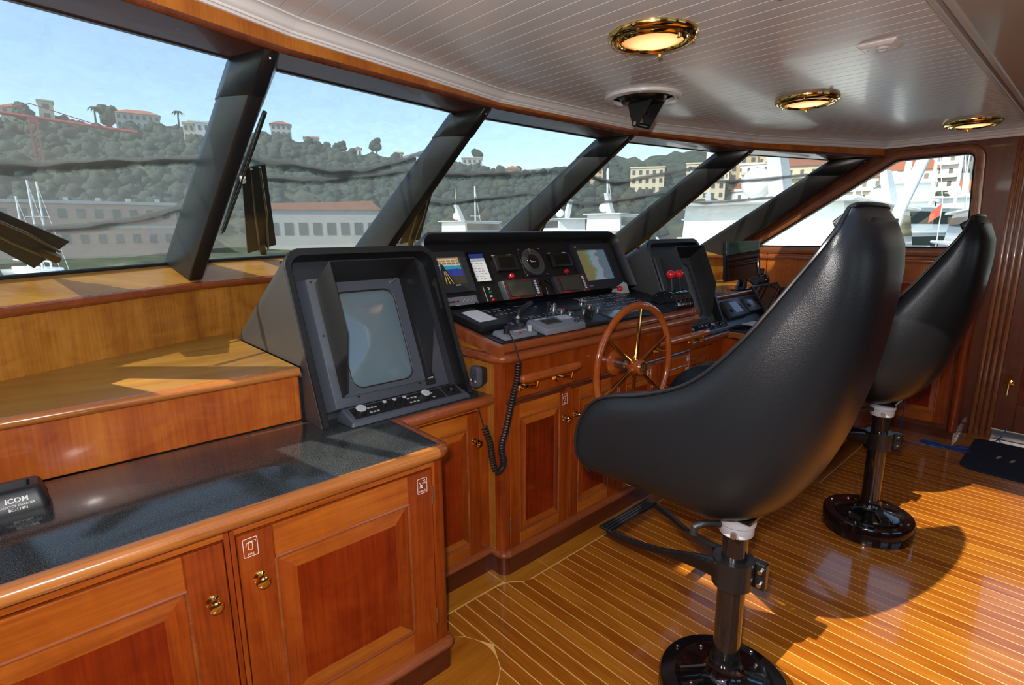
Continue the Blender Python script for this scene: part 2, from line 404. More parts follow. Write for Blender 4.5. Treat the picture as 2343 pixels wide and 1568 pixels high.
while x < XS:
    a, b = x+.0022, x+cw-.0022
    if b > XP:
        y0 = YBEAM; y1 = min(cyf(a), cyf(b))-.01
        if a < SKX1 and b > SKX0: y0 = SKY1+.03 if a > H2X else H2Y+.03
        obj('board', MB().box(max(a, XP), y0, CEIL-.004, min(b, XS), max(y1, y0+.05), CEIL+.0015), WHITE_P, ceil, smooth=0)
    x += cw
g = MB()
for (x0, x1, y0, y1) in ((SKX1+.03, XS, -2.65, YBEAM-.06), (SKX0-.03, SKX1+.03, -2.65, SKY0-.03)): g.box(x0, y0, CEIL-.012, x1, y1, CEIL+.0015)
obj('aft_panel', g, GREY_CEIL, ceil, smooth=0)
for (d, w, h) in ((-.045, .022, .014), (-.018, .016, .022), (.0, .012, .008)):
    obj('beam_moulding', MB().box(SKX1+.03, YBEAM+d-w/2-.01, CEIL-.004-h, XS, YBEAM+d+w/2-.01, CEIL), plain('grey_moulding', (.50, .50, .48), .25), ceil, bevel=.003)
g = MB()
for (x0, x1, y0, y1) in ((SKX1, SKX1+.03, SKY0-.03, SKY1+.03), (SKX0, SKX1, SKY0-.03, SKY0), (H2X, SKX1, SKY1, SKY1+.03), (H2X, H2X+.03, SKY1, H2Y+.03), (XP, H2X, H2Y, H2Y+.03)): g.box(x0, y0, CEIL-.02, x1, y1, CEIL+.10)
obj('sun_opening_coaming', g, WHITE_M, ceil, smooth=0)  # rim of the roof opening added for the sun
# crown moulding
crown_path = CROWN+[(XS-.005, -.6)]
cprof = [(0, 2.108), (.010, 2.108), (.014, 2.114), (.022, 2.114), (.022, 2.121), (.030, 2.122), (.036, 2.131), (.044, 2.142), (.054, 2.147), (.062, 2.147), (.062, 2.1525), (0, 2.1525)]
ct = struct(thing('trim_1', 'white stepped crown moulding round the deckhead', None, (0, 0, 2.108)))
for i in range(len(crown_path)-1): obj('crown_moulding', seg_sweep(crown_path, i, cprof), WHITE_M, ct, smooth=50)
# wooden valance under the crown, and the soffit from it to the head of the panes
vt = struct(thing('trim_2', 'orange mahogany valance above the windshield', None, (0, 0, 2.05)))
VB = [2.044, 2.064, 2.088, 2.088, 2.070, 2.050]
vpath = [(*p, z) for p, z in zip(CROWN, VB)]
for i in range(5):
    a, b = vpath[i], vpath[i+1]
    r = []
    for (p, q) in ((a, TOPG[i]), (b, TOPG[i+1])):
        r.append([(p[0], p[1], p[2]+.004), (p[0], p[1], 2.1085), (p[0], p[1]+.02, 2.1085), (p[0], p[1]+.02, p[2]+.004)])
    obj('valance', MB().loft(r), wood('valance_wood', (.25, .06, .008), (.40, .12, .014), (.52, .20, .026), 'Z', 1., .25, .7, 0, .6), vt, smooth=0)
    obj('bullnose', MB().tube([(a[0], a[1]+.006, a[2]), (b[0], b[1]+.006, b[2])], .010, 10), W_DARKZ, vt)
    s = []
    for (p, q) in ((a, TOPG[i]), (b, TOPG[i+1])):
        s.append([(p[0], p[1]+.008, p[2]-.002), (q[0], q[1]+.03, q[2]-.002), (q[0], q[1]+.03, q[2]+.03), (p[0], p[1]+.008, p[2]+.03)])
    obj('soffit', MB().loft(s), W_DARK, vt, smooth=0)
    for t in (.25, .7):
        m = Vector(a).lerp(Vector(b), t); n_ = Vector(TOPG[i]).lerp(Vector(TOPG[i+1]), t); c = m.lerp(n_, .45)
        obj('screw', MB().lathe([(.0001, -.0035), (.003, -.003), (.004, 0)], 8, Matrix.Translation(c)), CHROME, vt)
# front wall below the windows
wf = struct(thing('wall_front', 'golden mahogany panelling below the windshield', None, (2.4, 2.8, 1.0)))
bpath = [(*p, 0) for p in BACK]
for i in range(5):
    r = []
    for k in (i, i+1):
        p = BACK[k]; r.append([(p[0], p[1], .75), (p[0], p[1], NOSE_Z[k]-.03), (p[0], p[1]+.02, NOSE_Z[k]-.03), (p[0], p[1]+.02, .75)])
    obj('back_panel', MB().loft(r), W_GOLD, wf, smooth=0)
    npth = [(BACK[k][0], BACK[k][1], NOSE_Z[k]) for k in range(6)]
    obj('sill_nosing', seg_sweep(npth, i, [(-.06, -.034), (.024, -.034), (.034, -.024), (.036, -.010), (.030, -.002), (.018, .001), (-.06, .001)]), W_NOSER, wf, smooth=50)
    s = []
    for k in (i, i+1):
        p = BACK[k]; q = BOTG[k]; s.append([(p[0], p[1]-.012, NOSE_Z[k]-.001), (p[0], p[1]-.012, NOSE_Z[k]+.002), (q[0], q[1]+.03, q[2]+.003), (q[0], q[1]+.03, q[2]-.02)])
    obj('sill_board', MB().loft(s), W_GOLDX, wf, smooth=0)
# bulwark outside below the glass so that no light leaks in under the sill
g = MB()
for i in range(5):
    s = []
    for k in (i, i+1):
        p = BACK[k]; q = BOTG[k]; s.append([(p[0], p[1]+.021, 0), (p[0], p[1]+.021, NOSE_Z[k]-.06), (q[0], q[1]+.05, q[2]-.03), (q[0], q[1]+.05, 0)])
    g.loft(s)
obj('outer_skin', g, plain('white_hull_paint', (.75, .75, .74), .3), wf, smooth=0)
# roof over the windshield header
g = MB()
for i in range(5):
    s = []
    for k in (i, i+1):
        q = TOPG[k]; p = CROWN[k]; s.append([(p[0], p[1]-.03, 2.20), (p[0], p[1]-.03, 2.24), (q[0], q[1]+.036, q[2]+.14), (q[0], q[1]+.034, q[2]+.029), (q[0], q[1], q[2]+.029)])
    g.loft(s)
obj('roof_brow', g, MATS['white_hull_paint'], vt, smooth=0)
# windshield panes
for i in range(5):
    w = struct(thing('window_%d' % (i+1), None, None, tuple((Vector(BOTG[i])+Vector(BOTG[i+1]))/2)), ['raked windshield pane at the left edge, nearest the camera', 'raked windshield pane second from the left', 'raked windshield pane third from the left, above the instrument hood', 'raked windshield pane fourth from the left', 'raked windshield pane furthest to starboard'][i])
    a, b, c, d = [Vector(p) for p in (BOTG[i], BOTG[i+1], TOPG[i+1], TOPG[i])]
    nn = (b-a).cross(d-a).normalized()
    if nn.y < 0: nn = -nn
    obj('pane', MB().loft([[tuple(p) for p in (a, b, c, d)], [tuple(p+nn*.006) for p in (a, b, c, d)]]), GLASS, w, smooth=0)
    ga = [(a, b), (a, d), (b, c)]
    for p, q in ga: obj('gasket', MB().tube([tuple(p+(q-p)*.005), tuple(q)], .008, 6), RUBBER, w)
    g = MB()
    obj('gasket', MB().tube([tuple(d), tuple(c)], .006, 6), RUBBER, w)
# ---- starboard wall with its slanted window, unseen port wall cut to admit the sun patches
def hexwin():
    # y,z outline of the glass opening, rounded corners
    P = [(.70, 1.36), (2.22, 1.352), (1.20, 2.022), (.735, 2.030)]
    rad = [.035, .02, .10, .055]; out = []
    n = len(P)
    for i in range(n):
        p = Vector(P[i]); a = (Vector(P[i-1])-p).normalized(); b = (Vector(P[(i+1) % n])-p).normalized()
        ang = a.angle(b); t = rad[i]/math.tan(ang/2); s = p+a*t; e = p+b*t
        for k in range(7):
            u = k/6; q = s*(1-u)**2+p*2*u*(1-u)+e*u*u; out.append((q.x, q.y))
    return out
def off_poly(poly, d):
    out = []; n = len(poly)
    for i in range(n):
        p = Vector(poly[i]); a = Vector(poly[i-1]); b = Vector(poly[(i+1) % n])
        t1 = (p-a); t2 = (b-p)
        if t1.length < 1e-7: t1 = t2
        if t2.length < 1e-7: t2 = t1
        t = (t1.normalized()+t2.normalized()).normalized(); nr = Vector((t.y, -t.x)); out.append(tuple(p+nr*d))
    return out
HW = hexwin()
def wall_with_hole(x0, x1, outline, hole):
    """solid wall slab in the y-z plane with an opening"""
    bm = bmesh.new(); no = len(outline); o = [bm.verts.new((x0, y, z)) for y, z in outline]; h = [bm.verts.new((x0, y, z)) for y, z in hole]
    es = [bm.edges.new((o[i], o[(i+1) % no])) for i in range(no)]+[bm.edges.new((h[i], h[(i+1) % len(h)])) for i in range(len(h))]
    bmesh.ops.triangle_fill(bm, use_beauty=True, edges=es)
    bm.verts.index_update(); fs = [tuple(v.index for v in f.verts) for f in bm.faces]; vs = [tuple(v.co) for v in bm.verts]; bm.free()
    mb = MB(); n = len(vs); mb.add(vs, fs); mb.add([(x1, v[1], v[2]) for v in vs], [f[::-1] for f in fs])
    m = no; hv = [(x0, *p) for p in outline]+[(x1, *p) for p in outline]; mb.add(hv, [(i, (i+1) % m, m+(i+1) % m, m+i) for i in range(m)])
    m = len(hole); hv = [(x0, *p) for p in hole]+[(x1, *p) for p in hole]; mb.add(hv, [(i, (i+1) % m, m+(i+1) % m, m+i) for i in range(m)])
    return mb
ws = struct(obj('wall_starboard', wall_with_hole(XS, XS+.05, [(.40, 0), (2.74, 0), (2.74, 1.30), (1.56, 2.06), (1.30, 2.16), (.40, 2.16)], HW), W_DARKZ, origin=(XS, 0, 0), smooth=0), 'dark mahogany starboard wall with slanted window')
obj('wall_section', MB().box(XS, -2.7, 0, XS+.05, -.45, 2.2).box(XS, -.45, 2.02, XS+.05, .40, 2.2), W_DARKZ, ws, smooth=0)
wwin = struct(thing('window_6', 'slanted starboard side window with rounded corners', None, (XS, 1.4, 1.35)))
W_TRIM = wood('window_trim_wood', (.15, .04, .013), (.22, .065, .02), (.30, .10, .03), 'Y', 1., .28, .6, 0, .2)
n_ = len(HW)
mb = MB(); o1 = off_poly(HW, .062); o2 = off_poly(HW, .056); i1 = HW
mb.loft([[(XS-.001, y, z) for y, z in o1], [(XS-.014, y, z) for y, z in o2], [(XS-.018, y, z) for y, z in off_poly(HW, .03)], [(XS-.012, y, z) for y, z in off_poly(HW, .004)], [(XS+.02, y, z) for y, z in i1]], caps=False)
obj('window_trim', mb, W_TRIM, wwin)
obj('gasket', MB().tube([(XS+.004, y, z) for y, z in off_poly(HW, -.004)], .006, 6, closed=True), RUBBER, wwin)
mb = MB(); hi_ = off_poly(HW, -.012); mb.loft([[(XS+.006, y, z) for y, z in HW], [(XS+.045, y, z) for y, z in hi_]], caps=False)
obj('reveal', mb, plain('cream_reveal', (.66, .64, .58), .4), wwin)
obj('pane', MB().prism(HW, XS+.028, XS+.034, 'X'), GLASS, wwin, smooth=0)
wp = struct(obj('wall_port', wall_with_hole(XP-.05, XP, [(-.42, 0), (2.50, 0), (2.50, 1.32), (1.75, 2.05), (1.45, 2.16), (1.22, 2.16), (1.22, 2.04), (.74, 2.04), (.74, 1.70), (-.42, 1.70)], [(1.40, 1.60), (1.88, 1.52), (2.13, 1.43), (2.20, 1.50), (1.93, 1.735), (1.70, 1.87), (1.40, 1.92)]), W_DARKZ, origin=(XP, 0, 0), smooth=0), 'mahogany port wall beside the photographer')  # unseen wall; hole and lowered top are shaped to let sun patches in
obj('wall_section', MB().box(XP-.05, -2.7, 0, XP, -1.25, 2.2).box(XP-.05, -1.25, 0, XP, -.42, 1.0), W_DARKZ, wp, smooth=0)
obj('window_bar', MB().tube([(XP-.02, 1.40, 1.80), (XP-.02, 1.80, 1.66)], .016, 8), RUBBER, wp)  # added bar, divides the sun patch on the worktop
obj('window_post', MB().box(XP-.035, 1.73, 1.50, XP-.010, 1.90, 1.90), RUBBER, wp)  # added post, keeps the worktop and shelf sun patches apart
obj('corner_pillar', MB().tube([(XP-.02, 2.47, 1.34), (XP-.01, 1.74, 2.05)], .05, 8), BLACK_PAD, wp)
wa = struct(obj('wall_aft', MB().box(XP, -2.7, 0, XS, -2.65, .9).box(XP, -2.7, 1.95, XS, -2.65, 2.2).box(XP, -2.7, .9, .2, -2.65, 1.95).box(1.6, -2.7, .9, 2.2, -2.65, 1.95).box(3.6, -2.7, .9, XS, -2.65, 1.95), W_DARKZ, origin=(2.4, -2.65, 0), smooth=0), 'mahogany aft bulkhead with two added window openings')  # unseen; both openings are put in to give fill light
# starboard door leaf at the right edge of the picture
dr = struct(thing('door_1', 'mahogany starboard side door with brass handle', None, (XS, 0, 0)))
D0, D1 = -.445, .395
obj('stile', MB().box(XS+.006, D1-.11, .07, XS+.046, D1, 2.015), W_DARKZ, dr, bevel=.003)
obj('stile', MB().box(XS+.006, D0, .07, XS+.046, D0+.11, 2.015), W_DARKZ, dr, bevel=.003)
obj('rail', MB().box(XS+.006, D0+.11, .07, XS+.046, D1-.11, .26), W_DARKZ, dr, bevel=.003)
obj('rail', MB().box(XS+.006, D0+.11, .95, XS+.046, D1-.11, 1.08), W_DARKZ, dr, bevel=.003)
obj('rail', MB().box(XS+.006, D0+.11, 1.92, XS+.046, D1-.11, 2.015), W_DARKZ, dr, bevel=.003)
obj('panel', MB().box(XS+.018, D0+.11, .26, XS+.036, D1-.11, .95), W_PANEL, dr)
obj('pane', MB().box(XS+.022, D0+.11, 1.08, XS+.030, D1-.11, 1.92), GLASS, dr, smooth=0)
hd = obj('handle', MB().lathe([(.0001, 0), (.026, 0), (.026, .006), (.012, .009), (.010, .035), (.0001, .036)], 16, frame((XS+.006, .345, .42), (0, -1, 0), (0, 0, 1), (-1, 0, 0))), BRASS, dr)
obj('lever', MB().tube([(XS-.028, .345, .34), (XS-.030, .345, .38), (XS-.030, .345, .46), (XS-.028, .345, .50)], .009, 10), BRASS, hd)
obj('threshold', MB().box(XS-.01, D0, 0, XS+.05, D1, .066), STAIN, dr, bevel=.004)
for yy in (.405, .440, .475, .505): obj('door_casing', MB().box(XS-.014-.006*(yy > .42), yy-.012, 0, XS+.001, yy+.014, 2.10), W_TRIM, dr, bevel=.005, seg=2)
bs = struct(obj('baseboard_starboard', MB().box(XS-.016, .52, 0, XS, .66, .07), W_DARK, bevel=.004), 'low mahogany skirting by the starboard door')
# ================================================================== WINDSHIELD: pillars, sunscreens, wipers
def ptop(k):  # mullion ends: (front-left, front-right, rear-right, rear-left) at head and foot
    T = Vector(TOPG[k]); B = Vector(BOTG[k])
    d = Vector((TOPG[min(k+1, 5)][0]-TOPG[max(k-1, 0)][0], TOPG[min(k+1, 5)][1]-TOPG[max(k-1, 0)][1], 0)).normalized(); T = T-Vector((.015, 0, 0)); aft = Vector((0, -1, 0))
    def ring(P, dep, wf, wr, dz):
        return [P+aft*dep-d*wf+Vector((0, 0, dz)), P+aft*dep+d*wf+Vector((0, 0, dz)), P+aft*.03+d*wr, P-aft*.035+d*wr, P-aft*.035-d*wr, P+aft*.03-d*wr]
    return ring(T, .185, .024, .078, 0), ring(B, .185, .030, .082, -.075)
PLAB = {1: 'black padded pillar between the two leftmost windshield panes', 2: 'black padded pillar rising behind the near radar hood', 3: 'black padded pillar behind the middle of the instrument hood', 4: 'black padded pillar between the two starboard windshield panes', 5: 'black padded pillar against the starboard side wall'}
for k in range(1, 6):
    t, b = ptop(k)
    if k == 5: t = [p-Vector((.035, 0, 0)) for p in t]; b = [p-Vector((.045, 0, 0)) for p in b]
    th = thing('window_pillar', PLAB[k], 'pillar', tuple(b[0]), 'black padded windshield pillars')
    # three stretches: plain sleeve and a smoother cap at the head
    def lerp(u): return [tuple(b[i].lerp(t[i], u)) for i in range(6)]
    s = obj('sleeve', MB().loft([lerp(0), lerp(.12), lerp(.3), lerp(.5), lerp(.7), lerp(.86)]), BLACK_PAD, th, bevel=.008, seg=2, smooth=60)
    cap = [tuple(Vector(p)+(Vector(p)-sum((Vector(q) for q in lerp(.85)), Vector())/6)*.03) for p in lerp(.85)]
    cap2 = [tuple(Vector(p)+(Vector(p)-sum((Vector(q) for q in lerp(1.)), Vector())/6)*.03) for p in lerp(1.)]
    c = obj('cap', MB().loft([cap, cap2]), plain('black_cap_plastic', (.008, .009, .010), .3), th, bevel=.003, smooth=60)
    q = (Vector(cap2[0])+Vector(cap2[1]))/2; q2 = (Vector(cap[0])+Vector(cap[1]))/2; pos = q.lerp(q2, .18)+Vector((.0, -.004, 0))
    obj('screw', MB().sphere(pos, .005, 8, 6), CHROME, c)
# sunscreens outside the glass, with sagging folds
SLAB = ['dark mesh sunscreen over the leftmost windshield pane, one long sagging fold', 'dark mesh sunscreen over the second pane, with two sagging folds', 'dark mesh sunscreen over the third pane above the instrument hood', 'dark mesh sunscreen over the fourth pane, behind the far radar', 'dark mesh sunscreen over the pane furthest to starboard']
FOLDS = [[[(0, .46), (.3, .445), (.405, .449), (.528, .466), (.668, .491), (.826, .518), (1, .55)], [(.2, .20), (.5, .17), (.8, .22), (1, .30)]],
         [[(0, .60), (.166, .555), (.363, .545), (.503, .525), (.708, .552), (.857, .619), (1, .70)], [(0, .47), (.199, .461), (.399, .463), (.613, .496), (.852, .543), (1, .59)]],
         [[(0, .59), (.109, .573), (.249, .573), (.474, .601), (.744, .645), (1, .70)], [(0, .40), (.3, .36), (.6, .40), (1, .50)]],
         [[(0, .69), (.185, .66), (.486, .615), (.652, .677), (.86, .745), (1, .80)], [(0, .44), (.4, .40), (.7, .46), (1, .56)]],
         [[(0, .72), (.3, .69), (.6, .72), (1, .80)], [(0, .50), (.4, .47), (.8, .52), (1, .56)]]]
def spline(keys, t):
    """keys [(t, (..))] -> smooth interpolation"""
    for i in range(len(keys)-1):
        if t <= keys[i+1][0] or i == len(keys)-2:
            a, b, c, d = keys[max(i-1, 0)], keys[i], keys[i+1], keys[min(i+2, len(keys)-1)]
            u = (t-b[0])/(c[0]-b[0]); P = [Vector(k[1]) for k in (a, b, c, d)]
            m1 = (P[2]-P[0])/max(1e-6, c[0]-a[0])*(c[0]-b[0]); m2 = (P[3]-P[1])/max(1e-6, d[0]-b[0])*(c[0]-b[0])
            h = u*u*u; q = u*u
            return P[1]*(2*h-3*q+1)+m1*(h-2*q+u)+P[2]*(-2*h+3*q)+m2*(h-q)
def smooth_noise(u, v, s):
    return sum(math.sin(u*a+s*1.7+math.sin(v*b*.7+s))*math.cos(v*b+s*2.3+.8*math.sin(u*a*.6)) for a, b in ((3.1, 9.7), (7.3, 17.9), (13.7, 29.3)))/3
for i in range(5):
    a, b, c, d = [Vector(p) for p in (BOTG[i], BOTG[i+1], TOPG[i+1], TOPG[i])]
    nn = (b-a).cross(d-a).normalized(); nn = nn if nn.y > 0 else -nn
    th = thing('window_sunscreen', SLAB[i], 'sunscreen', tuple((a+b)/2), 'mesh sunscreens on the windshield')
    nu, nv = 44, 40; vs = []; fs = []
    def P(u, v, off): return a.lerp(b, u).lerp(d.lerp(c, u), v)+nn*off
    for jv in range(nv+1):
        for iu in range(nu+1):
            u = -.03+1.06*iu/nu; v = .01+1.03*jv/nv
            w = .055+.013*smooth_noise(u, v, i)*(1.4-.9*v)
            vs.append(tuple(P(u, v, w)))
    for jv in range(nv):
        for iu in range(nu): k = jv*(nu+1)+iu; fs.append((k, k+1, k+nu+2, k+nu+1))
    obj('mesh_sheet', MB().add(vs, fs), MESHFAB, th, smooth=180, recalc=False)
    for fi, key in enumerate(FOLDS[i]):
        vs = []; fs = []; n = 48
        for iu in range(n+1):
            u = key[0][0]+(key[-1][0]-key[0][0])*iu/n; vm = spline([(q[0], (q[1], 0, 0)) for q in key], u).x
            hw = (.010+.010*math.sin(math.pi*u)+.004*math.sin(u*23+i)+.004*math.sin(u*41+2*i))*(1 if fi == 0 else .7)
            for kk in range(4):
                vs.append(tuple(P(u, vm+hw*(kk/3-.5)*1.6, .06+.012*math.sin(math.pi*kk/3))))
        for iu in range(n):
            for kk in range(3): k = iu*4+kk; fs.append((k, k+1, k+5, k+4))
        m2 = MB().add(vs, fs); m2.add([tuple(Vector(q)+nn*.008) for q in vs], fs); m2.add([tuple(Vector(q)+nn*.016) for q in vs], fs)
        obj('fold', m2, FOLDFAB, th, smooth=180, recalc=False)
# wipers and their weather flaps, seen through the lower panes
def wiper(i, u0, v0, u1, v1, blade, label):
    a, b, c, d = [Vector(p) for p in (BOTG[i], BOTG[i+1], TOPG[i+1], TOPG[i])]
    nn = (b-a).cross(d-a).normalized(); nn = nn if nn.y > 0 else -nn
    def P(u, v, off): return a.lerp(b, u).lerp(d.lerp(c, u), v)+nn*off
    p0, p1 = P(u0, v0, .03), P(u1, v1, .03)
    th = thing('windscreen_wiper', label, 'wiper', tuple(p0), 'windscreen wipers')
    ax = (p1-p0).normalized(); sd = ax.cross(nn).normalized()
    w0, w1 = .075, .050
    q = [p0-sd*w0, p0+sd*w0, p1+sd*w1, p1-sd*w1]
    obj('flap', MB().loft([[tuple(v) for v in q], [tuple(v+nn*.006) for v in q]]), plain('dark_canvas', (.022, .020, .017), .7), th, smooth=0)
    for s in (-.45, .25):
        obj('arm', MB().tube([tuple(p0+sd*w0*s*.8-nn*.008), tuple(p0.lerp(p1, .5)+sd*w0*s-nn*.010), tuple(p1+sd*w1*s-nn*.008)], .0055, 8), plain('worn_steel', (.35, .33, .29), .35, 1.), th)
    obj('pivot', MB().tube([tuple(p0-nn*.014-ax*.01), tuple(p0-nn*.012+ax*.06)], [.020, .013], 8), plain('dull_bronze', (.18, .12, .06), .4, .8), th)
    if blade:
        e0, e1 = P(*blade[0], .014), P(*blade[1], .014); m = e0.lerp(e1, .5)
        bl = obj('blade', MB().tube([tuple(e0), tuple(m+nn*.004), tuple(e1)], [.009, .014, .009], 8), RUBBER, th)
        obj('clip', MB().tube([tuple(m-nn*.012-ax*.012), tuple(m-nn*.012+ax*.02)], .012, 8), WHITE_PL, bl)
        obj('spine', MB().tube([tuple(e0-nn*.010+sd*.008), tuple(m-nn*.020+sd*.010), tuple(e1-nn*.010+sd*.008)], .004, 6), plain('green_black_rubber', (.012, .022, .016), .25), bl)
wiper(0, .45, .07, .22, .27, None, 'windscreen wiper lying low in the left corner pane')
wiper(1, .365, .03, .145, .55, ((.123, .19), (.090, .82)), 'windscreen wiper with long blade standing beside the leftmost pillar')
wiper(2, .29, .04, .11, .50, None, 'windscreen wiper just right of the near radar hood')
wiper(3, .26, .05, .07, .50, None, 'windscreen wiper above the middle of the instrument hood')
wiper(4, .27, .05, .08, .48, None, 'windscreen wiper seen above the far radar hood')
# ================================================================== CABINETRY HELPERS
KNOB = [(.0001, 0), (.0165, 0), (.0165, .003), (.009, .006), (.0075, .012), (.011, .017), (.0165, .022), (.018, .028), (.0155, .034), (.009, .037), (.0001, .038)]
def knob(M, parent, name='knob'): return obj(name, MB().lathe(KNOB, 18, M), BRASS, parent)
def face(o, facing):
    """frame for furniture fronts: u to the right as seen, v up, w outwards"""
    return {'aft': frame(o, (1, 0, 0), (0, 0, 1), (0, -1, 0)), 'port': frame(o, (0, -1, 0), (0, 0, 1), (-1, 0, 0))}[facing]
def panel_door(parent, M, w, h, knob_at=None, hinge='right', st=.085, stickers=()):
    """framed door: M maps (u,v,w) with the lower left corner of the door at 0,0"""
    d = obj('door', MB().box(0.001, .001, -.016, w-.001, h-.001, -.004, M), W_V, parent, smooth=0)
    obj('stile', MB().box(0, 0, -.004, st, h, .006, M), W_V, d, bevel=.0025)
    obj('stile', MB().box(w-st, 0, -.004, w, h, .006, M), W_V, d, bevel=.0025)
    rh = W_H if abs(M[0][0]) > .5 else W_Y
    obj('rail', MB().box(st, h-st*1.05, -.004, w-st, h, .006, M), rh, d, bevel=.0025)
    obj('rail', MB().box(st, 0, -.004, w-st, st*1.05, .006, M), rh, d, bevel=.0025)
    x0, x1, y0, y1 = st, w-st, st*1.05, h-st*1.05; b = .052 if w > .4 else .036
    # four mitred bevels of the raised panel
    def bev(p, q, r, s, mt): obj('panel_bevel', MB().loft([[(*p, -.004), (*q, -.004), (*r, -.004), (*s, -.004)], [(*p, .0005), (*q, .0005), (*r, .005), (*s, .005)]], M=M), mt, d, smooth=0)
    bev((x0, y0), (x1, y0), (x1-b, y0+b), (x0+b, y0+b), rh); bev((x1, y1), (x0, y1), (x0+b, y1-b), (x1-b, y1-b), rh)
    bev((x0, y1), (x0, y0), (x0+b, y0+b), (x0+b, y1-b), W_V); bev((x1, y0), (x1, y1), (x1-b, y1-b), (x1-b, y0+b), W_V)
    obj('panel', MB().box(x0+b, y0+b, -.004, x1-b, y1-b, .0046, M), W_PANEL, d, smooth=0)
    for (p, q) in (((x0, y0), (x1, y0)), ((x1, y0), (x1, y1)), ((x1, y1), (x0, y1)), ((x0, y1), (x0, y0))):
        obj('moulding', MB().tube([(*p, .0035), (*q, .0035)], .0055, 8, M=M), W_NOSER if rh is W_H else W_NOSER, d)
    if knob_at: knob(M @ Matrix.Translation((*knob_at, .006)), d)
    hx = w+.001 if hinge == 'right' else -.001
    for hy in (h*.86, h*.17): obj('hinge', MB().tube([(hx, hy-.03, .003), (hx, hy+.03, .003)], .004, 8, M=M), STAIN, d)
    for k, (sx, sy, kind) in enumerate(stickers): sticker(M @ Matrix.Translation((sx, sy, .0062)), d, kind)
    return d
DECAL = plain('decal_print', (.78, .70, .66), .5); DECAL_BG = plain('decal_film', (.30, .055, .02), .25, coat=.4)
def sticker(M, parent, kind):
    w, h = .036, .052
    s = obj('sticker', ringplate(rrect(w, h, .004), rrect(w-.003, h-.003, .003), 0, .0005, M), DECAL, parent, label='square white outlined safety sticker')
    mk = MB()
    if kind == 'fire':
        ringplate(shift(rrect(.012, .022, .005), 0, .003), shift(rrect(.009, .019, .004), 0, .003), 0, .0005, M, mk)
        mk.box(-.004, .013, 0, .013, .016, .0005, M); mk.prism([(.004, .0145), (.014, .018), (.014, .0125)], 0, .0005, M=M)
        mk.tube([(-.004, .015, .0003), (-.009, .012, .0003), (-.011, .003, .0003)], .0008, 4, M=M)
        t = text_mb('FIRE', .0085, M @ Matrix.Translation((0, -.019, .0003)))
    elif kind == 'aero':
        mk.tube([(-.010, .014, .0003), (-.006, .006, .0003), (-.002, -.001, .0003)], .0012, 4, M=M)
        mk.sphere((-.004, .001, .0002), .004, 8, 6, (1.2, .9, .08), M=M); mk.sphere((-.001, -.006, .0002), .0028, 8, 6, (1, 1, .1), M=M)
        for q in range(3): mk.tube([(-.008+q*.003, -.001, .0003), (-.010+q*.003, -.007, .0003)], .0006, 4, M=M)
        mk.prism([(.002, .017), (.012, .019), (.010, .015)], 0, .0005, M=M)
        tt = text_mb('VHF', .0085, M @ Matrix.Translation((.007, .008, .0003))); mk.v += []; mk.add(tt.v, tt.f)
        t = text_mb('AERO', .0095, M @ Matrix.Translation((0, -.018, .0003)))
    elif kind == 'shield':
        mk.prism([(-.008, .016), (.008, .016), (.008, .0), (0, -.012), (-.008, .0)], 0, .0005, M=M); t = MB()
    elif kind == 'buoy':
        mk.add(*(lambda q: (q.v, q.f))(ringplate([(.011*math.cos(a*.4), .011*math.sin(a*.4)) for a in range(16)], [(.006*math.cos(a*.4), .006*math.sin(a*.4)) for a in range(16)], 0, .0005)), M=M); t = MB()
    elif kind == 'chart':
        mk.tube([(-.012, -.012, .0003), (-.012, .016, .0003), (.012, -.006, .0003), (.012, .016, .0003)], .0012, 4, M=M); t = text_mb('VHF', .008, M @ Matrix.Translation((0, -.019, .0003)))
    else:
        mk.box(-.010, .002, 0, .010, .005, .0005, M); mk.box(-.010, -.010, 0, -.006, .014, .0005, M); mk.box(.006, -.010, 0, .010, .014, .0005, M); t = MB()
    if len(mk.v): obj('symbol', mk, DECAL, parent, smooth=0) if parent.parent is None else None
    allm = MB(); allm.add(mk.v, mk.f); allm.add(t.v, t.f)
    me = s.data; bm = bmesh.new(); bm.from_mesh(me); off = wo(s)
    vv = [bm.verts.new(Vector(v)-off) for v in allm.v]
    for f in allm.f:
        try: bm.faces.new([vv[i] for i in f])
        except ValueError: pass
    bmesh.ops.recalc_face_normals(bm, faces=bm.faces); bm.to_mesh(me); bm.free()
    return s
def plinth(parent, path, y_=None):
    """recessed-looking skirting with torus moulding, along a plan polyline (outside = right of travel)"""
    for i in range(len(path)-1):
        obj('plinth', seg_sweep(path, i, [(-.03, 0), (.0, 0), (.0, .084), (-.03, .084)]), W_DARK, parent, smooth=0)
        obj('plinth_moulding', seg_sweep(path, i, [(-.03, .084), (.004, .084), (.010, .089), (.012, .096), (.009, .103), (.002, .109), (-.012, .112), (-.03, .112)]), W_NOSER, parent, smooth=60)
